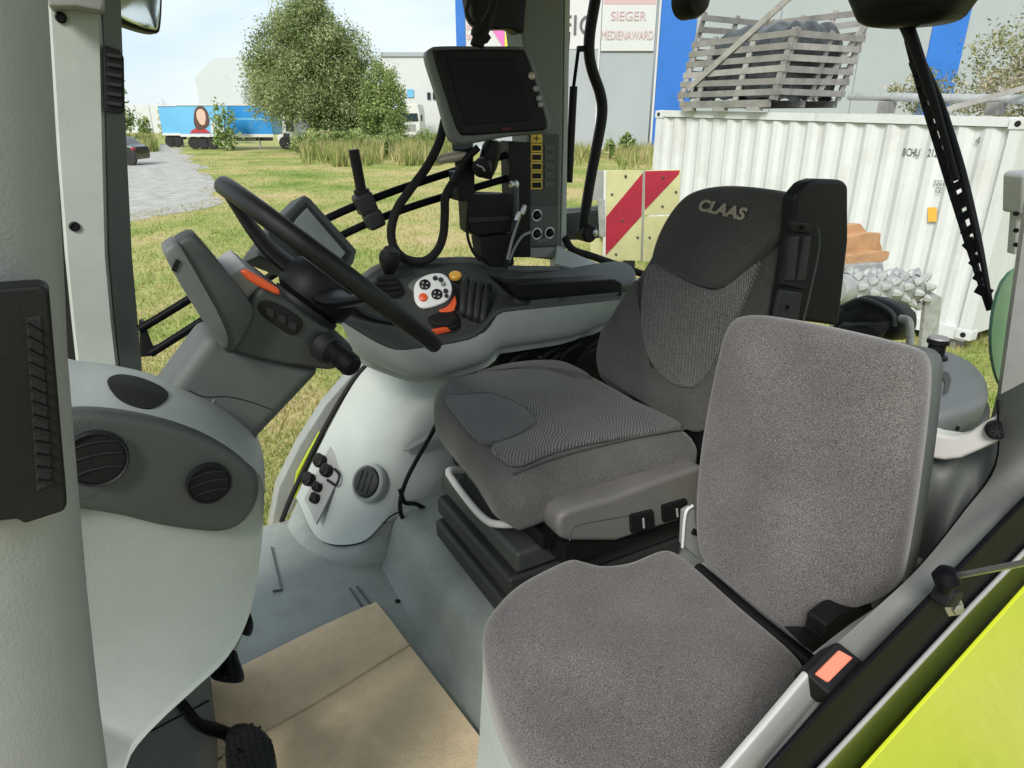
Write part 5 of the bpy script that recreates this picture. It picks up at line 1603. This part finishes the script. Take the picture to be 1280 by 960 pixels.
for k in range(5):
    rbox('support_block', cp_(.3 + k * (Lc - .6) / 4, 0, -.2) - UP * .05, (.3, .3, .16), 'wood_grey', ctn, ax=(cd_, cn, UP), bev=.01)

# rails and bits lying on top of it
def rtop(s, d, h=0):
    return cp_(s, 1.0, d) + UP * h
tag(tube('roof_pipe', [rtop(2.6, -1.3, .22), rtop(Lc + .6, -1.3, .16)], .055, 'zinc', None, 12), 'pale pipe lying along the container roof right of the crate', 'pipe')
for k, s in enumerate((3.2, 3.9, 4.6, 5.3)):
    tag(rbox('roof_block', rtop(s, -1.3, .075), (.16, .20, .15), 'wood_grey', None, ax=(cd_, cn, UP), bev=.01), ['first wooden block under the roof pipe, nearest the crate', 'second wooden block under the roof pipe from the crate', 'third wooden block under the roof pipe from the crate', 'last wooden block under the roof pipe, farthest from the crate'][k], 'block', 'blocks under the roof pipe')
tag(board('loose_batten', rtop(4.2, -.6, .01), rtop(5.0, -1.2, .34), .06, .03, 'wood_pale'), 'pale batten leaning on the roof pipe', 'batten')

# ================================================================== slatted wooden crate on the container
ztop = TL.z + .02
N0 = far(966, 10.2, ztop)
L0 = far(848, 11.75, ztop)
R0 = N0 + (-cn) * 1.55
K0 = L0 + (R0 - N0)
for p in (N0, L0, R0, K0):
    p.z = ztop + .0
cr = thing('slatted_crate', (N0 + L0 + R0) / 3, 'leaning grey wooden slatted crate on top of the container', 'crate')
lean = VR * .27
HT = 1.25
def cf(a, b, t, f):
    return a.lerp(b, t) + UP * (.12 + HT * f) + lean * f
def face(a, b, nsl, hmax, outw, posts):
    for k in range(nsl):
        f = (k + .5) / nsl * hmax
        p, q = cf(a, b, -.02, f) + outw * .02, cf(a, b, 1.02, f) + outw * .02
        j = random.uniform(-.012, .012)
        board('slat', p + UP * j, q - UP * j, .082, .022, random.choice(('wood_grey', 'wood_grey', 'wood_pale')), cr, side=UP)
    for t in posts:
        board('post', cf(a, b, t, -.02), cf(a, b, t, hmax), .085, .03, random.choice(('wood_grey', 'wood_pale')), cr, side=(b - a))
outA = cn
dB = (R0 - N0).normalized()
outB = cd_
face(L0, N0, 6, .70, outA, (.03, .22, .63, .985))
face(N0, R0, 6, .70, outB, (.02, .52, .97))
face(K0, R0, 8, 1.0, outA, (.03, .35, .66, .98))
face(L0, K0, 8, 1.0, outB, (.02, .5, .97))
for a, b in ((cf(L0, N0, .10, .12), cf(L0, N0, .92, 1.06)), (cf(N0, R0, .62, .0), cf(N0, R0, 1.06, .92))):
    board('diagonal_brace', a + outA * .06, b + outA * .06, .085, .024, 'wood_pale', cr, side=UP)
for t in (0, .5, 1):
    board('skid', cf(L0, N0, .05, -.06).lerp(cf(K0, R0, .05, -.06), t), cf(L0, N0, .97, -.06).lerp(cf(K0, R0, .97, -.06), t), .10, .10, 'wood_grey', cr)
for t in (.15, .5, .85):
    board('foot_block', cf(L0, N0, t - .06, -.115), cf(L0, N0, t + .06, -.115), .05, .10, 'wood_pale', cr)
# tarpaulin covered load inside
bmv, bmf = [], []
nu, nv = 26, 22
def load(u, v):
    a = L0.lerp(N0, .05 + .90 * u).lerp(K0.lerp(R0, .05 + .90 * u), .05 + .90 * v)
    e = min(u, 1 - u, v, 1 - v)
    h = .12 + HT * .80 * (1 - math.exp(-e * 22)) + .035 * math.sin(u * 23 + v * 3) + .03 * math.sin(v * 19 - u * 8)
    return a + UP * h + lean * (h / 1.1)
for i in range(nv + 1):
    for j in range(nu + 1):
        bmv.append(load(j / nu, i / nv))
for i in range(nv):
    for j in range(nu):
        a = i * (nu + 1) + j
        bmf.append([a, a + 1, a + nu + 2, a + nu + 1])
tag(finish('tarpaulin_load', bm_from(bmv, bmf), 'tarp', None), 'dark grey tarpaulin covered load inside the slatted crate', 'tarpaulin')

# ================================================================== big grey and blue hall
hall = thing('hall_building', far(900, 58), 'large grey hall with blue vertical stripes and signs', 'building')
FW = 56.0
def hp_(px, z, d=0.0):
    dep = FW * _cp - (2.6 - 2.6) * _sp
    # columns are laid out at eye height so that verticals stay vertical
    return out((px - 640.0) / FOC * (FW * _cp), FW - d, z)
HZ = lambda py: onp(out(0, FW), VF, (780, py))[0].z
def wallp(name, a, b, z0, z1, d, th, m, parent=hall):
    p, q = hp_(a, z0, d), hp_(b, z0, d)
    return prism(name, [p, q, q + UP * (z1 - z0), p + UP * (z1 - z0)], VF * th, m, parent, .02, 1)
TOPZ = 17.0
wallp('wall_panel', 576, 745, -.1, HZ(62), 0, .3, 'wall_grey')
wallp('wall_panel', 745.5, 812, -.1, HZ(66), 0, .3, 'wall_grey')
wallp('wall_panel', 576, 745, HZ(61.5), TOPZ, .01, .3, 'wall_white')
wallp('wall_panel', 745.5, 812, HZ(65.5), TOPZ, .01, .3, 'wall_grey')
for a, b in ((860, 960), (960.6, 1060), (1060.6, 1143)):
    wallp('wall_panel', a, b, -.1, TOPZ, 0, .3, 'wall_grey')
for a, b in ((1184, 1330), (1330.6, 1440), (1440.6, 1560)):
    wallp('wall_panel', a, b, -.1, TOPZ, 0, .3, 'wall_grey')
for a, b in ((573, 584), (817, 860), (1143, 1184)):
    wallp('blue_stripe', a, b, -.1, TOPZ, .12, .42, 'wall_blue')
for a in (745.2, 815.5):
    wallp('wall_batten', a - 1.2, a + 1.2, -.1, TOPZ, .10, .3, 'wall_white')
s1 = wallp('sign_board', 747, 811, HZ(64), TOPZ - 1, .16, .1, 'wall_white')
wallp('sign_field', 748, 810, HZ(6), TOPZ - 1.2, .18, .05, 'rose_print', s1)
text('sign_lettering', 'SIEGER', hp_(778, HZ(21), .20), VR, UP, .86, 'rose_print', s1, depth=.01)
text('sign_lettering', 'MEDIENAWARD', hp_(778, HZ(45), .20), VR, UP, .86, 'rose_print', s1, depth=.01, xs=.62)
text('wall_lettering', 'FIC', hp_(719, HZ(33), .06), VR, UP, 1.9, 'sign_ink', hall, depth=.01)
for k, (m, a0) in enumerate((('pink_print', 0), ('sun_print', 1), ('cyan_print', 2))):
    c = hp_(631, HZ(62), .05)
    a1, a2 = R(125 - a0 * 38), R(125 - a0 * 38 - 34)
    prism('logo_ray', [c, c + (VR * math.cos(a1) + UP * math.sin(a1)) * 2.2, c + (VR * math.cos(a2) + UP * math.sin(a2)) * 2.2], -VF * .02, m, hall, 0)
for k in range(3):
    wallp('print_bar', 586, 597 - k * 2, HZ(26 + k * 12), HZ(19 + k * 12), .03, .02, 'rose_print')
wallp('hall_back', 566, 1560, -.1, TOPZ, -14, .3, 'wall_grey')
wallp('plinth_strip', 566, 1560, -.1, .35, .2, .25, 'wall_white')

# far white buildings
fb = thing('white_building', far(515, 92), 'distant white building behind the trees left of the hall', 'building')
c0 = far(482, 92); c1 = far(566, 92)
prism('wall', [c0, c1, c1 + UP * 9.4, c0 + UP * 9.4], VF * 12, 'wall_white', fb, .02, 1)
prism('roof_edge', [c0 + UP * 9.4 - VF * .2, c1 + UP * 9.4 - VF * .2, c1 + UP * 9.9 - VF * .2, c0 + UP * 9.9 - VF * .2], VF * 12.4, 'wall_grey', fb, .02, 1)
for px, py, w, h, m in ((513, 119, 8, 9, 'trailer_sky'), (536, 122, 4, 8, 'window_dark'), (543, 122, 4, 8, 'window_dark')):
    c = far(px, 91.9, 2.6 + (145 - py) / 904.0 * 92)
    rbox('window', c, (w / 840 * 86, .1, h / 840 * 86), m, fb, ax=(VR, VF, UP), bev=.01)
tw = thing('pale_warehouse', far(285, 150), 'pale tall warehouse on the horizon above the trailers', 'building')
c0, c1 = far(254, 150), far(345, 150)
prism('wall', [c0, c1, c1 + UP * 13.6, c0 + VR * 4.6 + UP * 13.6, c0 + UP * 10.0], VF * 25, 'far_pale', tw, .02, 1)
prism('low_hall', [far(300, 149), far(345, 149), far(345, 149, 9.2), far(306, 149, 9.2)], VF * 1, 'wall_grey', tw, .02, 1)
fwall = thing('far_wall', far(185, 118), 'low white wall at the end of the field', 'wall')
for k in range(4):
    a, b = far(140 + k * 17.5, 118), far(157 + k * 17.5, 118)
    prism('wall_section', [a, b, b + UP * 4.3, a + UP * 4.3], VF * .4, 'wall_white', fwall, .02, 1)

# ================================================================== lorries
def wheel(c, r, parent, w=.32):
    t = lathe('tyre', c - VF * w / 2, VF, [(r * .55, 0), (r * .95, 0), (r, w * .2), (r, w * .8), (r * .95, w), (r * .55, w)], 'tyre', parent, 22)
    lathe('rim', c - VF * (w / 2 + .0), VF, [(r * .56, .03), (r * .5, .02), (r * .3, .06), (r * .12, .02), (.01, .02)], 'zinc', t, 16)
def trailer(label, px0, px1, fwd, print_):
    a, b = far(px0, fwd, .0), far(px1, fwd, 0)
    t = thing('semi_trailer', (a + b) / 2, label, 'trailer', 'lorry trailers parked across the field')
    z0, z1 = 1.15, 3.45
    prism('box_body', [a + UP * z0, b + UP * z0, b + UP * z1, a + UP * z1], VF * 2.5, 'trailer_sky', t, .03, 1)
    L = (b - a).length
    def q(s, z, d=.02):
        return a + VR * s * L + UP * z - VF * d
    board('side_rail', q(0, z0 - .06, .03), q(1, z0 - .06, .03), .20, .08, 'white_paint', t)
    board('roof_rail', q(0, z1, .03), q(1, z1, .03), .10, .08, 'white_paint', t)
    board('chassis', q(.05, .78, -.8), q(.95, .78, -.8), .28, .3, 'car_dark', t)
    if print_:
        bl = prism('blue_print', [q(.54, z0 + .08), q(.995, z0 + .08), q(.995, z1 - .35), q(.96, z1 - .1), q(.54, z1 - .1)], VF * .015, 'trailer_blue', t, 0)
        prism('print_stripe', [q(.54, 2.45, .03), q(.9, 2.45, .03), q(.97, 2.28, .03), q(.54, 2.28, .03)], VF * .006, 'trailer_sky', bl, 0)
        hr = pad('hair_print', [q(s, z, .025) for s, z in ((.165, 1.9), (.175, 2.6), (.205, 3.15), (.26, 3.38), (.315, 3.15), (.335, 2.5), (.32, 1.9), (.26, 1.6), (.20, 1.5))], -VF, .004, .002, 0, 'hair_print', t, 40)
        pad('face_print', [q(s, z, .032) for s, z in ((.205, 2.45), (.215, 2.95), (.255, 3.15), (.295, 2.95), (.30, 2.45), (.275, 1.95), (.235, 1.95))], -VF, .004, .002, 0, 'skin_print', hr, 40)
        prism('dress_print', [q(s, z, .022) for s, z in ((.10, z0 + .1), (.13, 1.5), (.20, 1.75), (.28, 1.6), (.33, z0 + .1))], VF * .004, 'red_print', t, 0)
        prism('pale_print', [q(s, z, .021) for s, z in ((.33, z0 + .1), (.34, 2.2), (.45, 2.0), (.50, z0 + .1))], VF * .004, 'wall_white', t, 0)
    for s in ((.12, .22, .32) if L > 7 else (.3, .6)):
        wheel(q(s, .5, -.25), .5, t)
    for s in (.48, .82):
        board('landing_leg', q(s, .0, -.5), q(s, .9, -.5), .12, .12, 'zinc', t, side=VR)
    for s in (.36, .6):
        board('side_guard', q(.36, .55 + (s - .36), -.2), q(.8, .55 + (s - .36), -.2), .08, .04, 'zinc', t)
    return t
trailer('long blue lorry trailer with a printed portrait of a woman', 229, 344, 60, True)
trailer('plain pale blue trailer end at the left of the lorry', 206, 231, 64, False)
lc = thing('lorry_cab', far(360, 60), 'white and dark lorry cab half hidden under the tall tree', 'lorry')
a, b = far(348, 60), far(375, 60)
W = (b - a).length
cabo = lambda s, z, d=0: a + VR * W * s + UP * z - VF * d
prism('cab_body', [cabo(0, .6), cabo(.98, .6), cabo(1, 1.5), cabo(.93, 2.2), cabo(.87, 2.9), cabo(.3, 3.0), cabo(.28, 1.2), cabo(0, 1.1)], VF * 2.4, 'white_paint', lc, .08, 2)
prism('side_window', [cabo(.45, 1.4, .02), cabo(.85, 1.4, .02), cabo(.8, 2.2, .02), cabo(.48, 2.2, .02)], VF * .04, 'window_dark', lc, 0)
prism('step_panel', [cabo(.3, .5, .03), cabo(.6, .5, .03), cabo(.6, 1.25, .03), cabo(.3, 1.25, .03)], VF * .06, 'car_dark', lc, 0)
wheel(cabo(.34, .5, -.1), .5, lc)
wheel(cabo(.78, .5, -.1), .5, lc)
tk = thing('parked_truck', far(514, 84), 'white truck seen from the front beside the distant building', 'truck')
a, b = far(501, 84), far(527, 84)
W = (b - a).length
fo_ = lambda s, z, d=0: a + VR * W * s + UP * z - VF * d
z_ = ground_h(a.x, a.y)
prism('cab_body', [fo_(.04, .5), fo_(.96, .5), fo_(.96, 3.0), fo_(.88, 3.9), fo_(.12, 3.9), fo_(.04, 3.0)], VF * 5, 'white_paint', tk, .1, 2)
prism('windscreen', [fo_(.1, 2.0, .03), fo_(.9, 2.0, .03), fo_(.86, 2.9, .03), fo_(.14, 2.9, .03)], VF * .05, 'window_dark', tk, .02)
prism('grille', [fo_(.25, .9, .03), fo_(.75, .9, .03), fo_(.75, 1.7, .03), fo_(.25, 1.7, .03)], VF * .05, 'grey_paint', tk, .02)
for s in (.14, .86):
    rbox('headlight', fo_(s, .95, .04), (.3, .08, .22), 'grey_paint', tk, ax=(VR, VF, UP), bev=.03)
    rbox('side_mirror', fo_(-.06 if s < .5 else 1.06, 2.4, .1), (.2, .12, .7), 'car_dark', tk, ax=(VR, VF, UP), bev=.03)
    wheel(fo_(s, .5, -.8), .5, tk)
# dark car at the edge of the yard, mostly behind the pillar
pc_ = thing('parked_car', far(158, 40), 'dark parked car on the gravel half hidden by the front pillar', 'car')
a = far(121, 40)
cx = lambda s, z, d=0: a + VR * s + UP * z - VF * d
prism('car_body', [cx(s, z) for s, z in ((0, .3), (2.28, .3), (2.32, .7), (2.25, 1.0), (1.95, 1.05), (1.55, 1.48), (.5, 1.5), (.1, 1.05), (-.1, .9))], VF * 1.7, 'car_dark', pc_, .08, 3)
prism('car_window', [cx(s, z, .01) for s, z in ((.5, 1.05), (1.75, 1.05), (1.48, 1.4), (.6, 1.42))], VF * .02, 'window_dark', pc_, .01)
rbox('tail_light', cx(2.26, .88, .0), (.12, .3, .14), 'red_print', pc_, ax=(VR, VF, UP), bev=.03)
for s in (.35, 1.95):
    wheel(cx(s, .33, -.1), .33, pc_, .22)

# ================================================================== warning board behind the tractor
WF = 3.7
wb_ = thing('warning_board', far(800, WF, .9), 'cream warning board with a wide red diagonal stripe', 'warning board')
wn2 = (-VF * .98 + VR * .05).normalized()
WP = far(800, WF, 2.3)
wp = lambda d, *pp: onp(WP + wn2 * d, wn2, *pp)
prism('left_panel', wp(0, (757, 213), (804.5, 213), (801, 326), (755, 325)), -wn2 * .012, 'board_cream', wb_, .002)
prism('right_panel', wp(0, (806, 213), (851, 212), (848, 268), (804.5, 269)), -wn2 * .012, 'board_cream', wb_, .002)
prism('lower_panel', wp(0, (804.5, 271), (848, 270), (846, 327), (802, 327)), -wn2 * .012, 'board_cream', wb_, .002)
prism('red_stripe', wp(.002, (757, 272), (803.5, 216), (802, 270), (755, 322)), -wn2 * .003, 'board_red', wb_, .0005)
prism('red_stripe', wp(.002, (806.5, 214), (850, 213), (848.5, 218), (806, 263)), -wn2 * .003, 'board_red', wb_, .0005)
prism('panel_joint', wp(.003, (804, 213), (806.5, 213), (803.5, 327), (801.5, 327)), -wn2 * .012, 'grey_paint', wb_, .001)
prism('edge_strip', wp(.004, (755, 213), (758, 213), (757, 326), (754, 326)), -wn2 * .016, 'white_paint', wb_, .001)
for q in ((782, 221), (765, 243), (782, 220), (797, 297), (770, 318), (845, 240), (829, 222), (828, 258), (812, 297), (840, 296), (778, 276)):
    lathe('rivet', wp(.003, q)[0], wn2, [(.0065, -.002), (.0065, .003), (.003, .005)], 'slate_plastic', wb_, 10)
prism('grey_plate', wp(-.02, (741, 213), (756, 213), (756, 250), (741, 250)), -wn2 * .01, 'grey_paint', wb_, .002)
prism('rear_plate', wp(-.03, (738, 300), (757, 296), (757, 325), (738, 322)), -wn2 * .01, 'board_cream', wb_, .002)
prism('hinge_plate', wp(.01, (748, 250), (756, 249), (757, 295), (749, 296)), -wn2 * .03, 'zinc', wb_, .003)
prism('mount_bar', wp(-.06, (700, 262), (752, 258), (752, 300), (700, 300)), -wn2 * .05, 'slate_plastic', wb_, .004)
board('support_post', far(786, WF + .1, .0), far(786, WF + .1, 2.0), .06, .06, 'slate_plastic', wb_, side=VR)

# ================================================================== farm implement behind the cab
im = thing('seedbed_roller', far(1100, 4.5, 0), 'galvanised spiked roller under rusty orange channel beams behind the cab', 'implement')
IP = far(1090, 4.4, 2.0)
inr = (-VF + VR * .35).normalized()
ip = lambda d, *pp: onp(IP + inr * d, inr, *pp)
ex = (-VR * .9 - VF * .35).normalized()
for k, (pts, m) in enumerate(((((1050, 283), (1076, 279), (1086, 292), (1050, 300)), 'rust_orange'), (((1046, 300), (1087, 290), (1102, 291), (1101, 302), (1104, 313), (1046, 322)), 'rust_orange'), (((1046, 322), (1103, 313), (1113, 314), (1111, 324), (1104, 328), (1046, 334)), 'rust_orange'), (((1046, 334), (1104, 328), (1107, 344), (1046, 352)), 'zinc'))):
    prism('channel_beam', ip(.0 + k * .05, *pts), ex * .35 - inr * .3, m, im, .008, 2)
rc = ip(.25, (1148, 362))[0]
rax = (rc - ip(.30, (1040, 362))[0]).normalized()
rr_ = (ip(.25, (1148, 345))[0] - ip(.25, (1148, 383))[0]).length / 2
L_ = (rc - ip(.30, (1040, 362))[0]).length
dr = lathe('roller_drum', rc - rax * L_, rax, [(rr_ * .9, 0), (rr_ * .92, L_ * .6), (rr_ * .85, L_ * .92), (rr_ * .5, L_ * 1.02), (.02, L_ * 1.03)], 'zinc', im, 24)
uu, vv, _ = basis(rax)
_sp0 = None
for i in range(7):
    for j in range(9):
        a = j * math.pi / 4.5 + (i % 2) * .35
        e = uu * math.cos(a) + vv * math.sin(a)
        c = rc - rax * (L_ * (.06 + .13 * i)) + e * rr_ * .84
        lathe('spike', c, (e + rax * .5).normalized(), [(.030, 0), (.024, .03), (.010, .05), (.002, .052)], 'zinc', dr, 7)
prism('side_arm', ip(.34, (1158, 372), (1166, 365), (1178, 372), (1172, 432), (1150, 445), (1152, 430)), -inr * .03, 'zinc', im, .006)
tube('drawbar', [far(1100, 4.3, 1.5), far(1080, 4.6, .9), far(1070, 4.9, .25)], .06, 'zinc', im, 10)
for px in (1050, 1085):
    board('frame_leg', far(px, 4.75, .0), far(px, 4.75, 1.55), .10, .10, 'zinc', im, side=VR)
# black lamp hood on the rear fender
lh = thing('rear_lamp_hood', X1(1.72, 1080, 425), 'black hooded work lamp cover behind the driver seat', 'lamp hood')
hx = lambda d, *pp: onx(1.70 + d, *pp)
pad('hood', hx(0, (1042, 395), (1052, 378), (1075, 368), (1100, 374), (1116, 384), (1122, 394), (1121, 412), (1108, 424), (1060, 424), (1042, 420)), (-1, -.1, .2), .10, .03, .012, 'black_plastic', lh, 60)
pad('hood_cap', hx(-.012, (1048, 410), (1058, 398), (1076, 391), (1100, 393), (1112, 400), (1104, 414), (1090, 422), (1052, 418)), (-1, -.1, .45), .05, .02, .010, 'dark_plastic', lh, 50)
tube('hood_rim', hx(-.01, (1050, 384), (1075, 374), (1100, 381), (1116, 393), (1118, 408)), .006, 'slate_plastic', lh, 8)
tube('hood_stay', hx(.0, (1125, 398), (1136, 402), (1138, 430)), .010, 'zinc', lh, 8)
# grey steel bracket outside at the far right
rb_ = thing('rear_bracket', far(1272, 2.4, 1.7), 'grey steel bracket block at the right edge of the picture', 'bracket')
RP = far(1270, 2.4, 2.3)
rp_ = lambda d, *pp: onp(RP - VF * d, VF, *pp)
prism('block', rp_(-.1, (1253, 218), (1258, 213), (1300, 211), (1300, 262), (1252, 264)), -VF * .1, 'grey_paint', rb_, .008, 3)
prism('web', rp_(-.07, (1262, 264), (1276, 262), (1274, 312), (1258, 316)), -VF * .04, 'grey_paint', rb_, .004)
prism('upright', rp_(-.09, (1277, 262), (1300, 262), (1300, 360), (1272, 360)), -VF * .06, 'grey_paint', rb_, .004)
board('bracket_post', far(1300, 2.5, 0), far(1300, 2.5, 2.2), .10, .08, 'grey_paint', rb_, side=VR)
for y in (267, 288, 306):
    lathe('bracket_bolt', rp_(.01, (1270, y))[0], -VF, [(.008, -.005), (.008, .005), (.004, .006)], 'black_steel', rb_, 8)
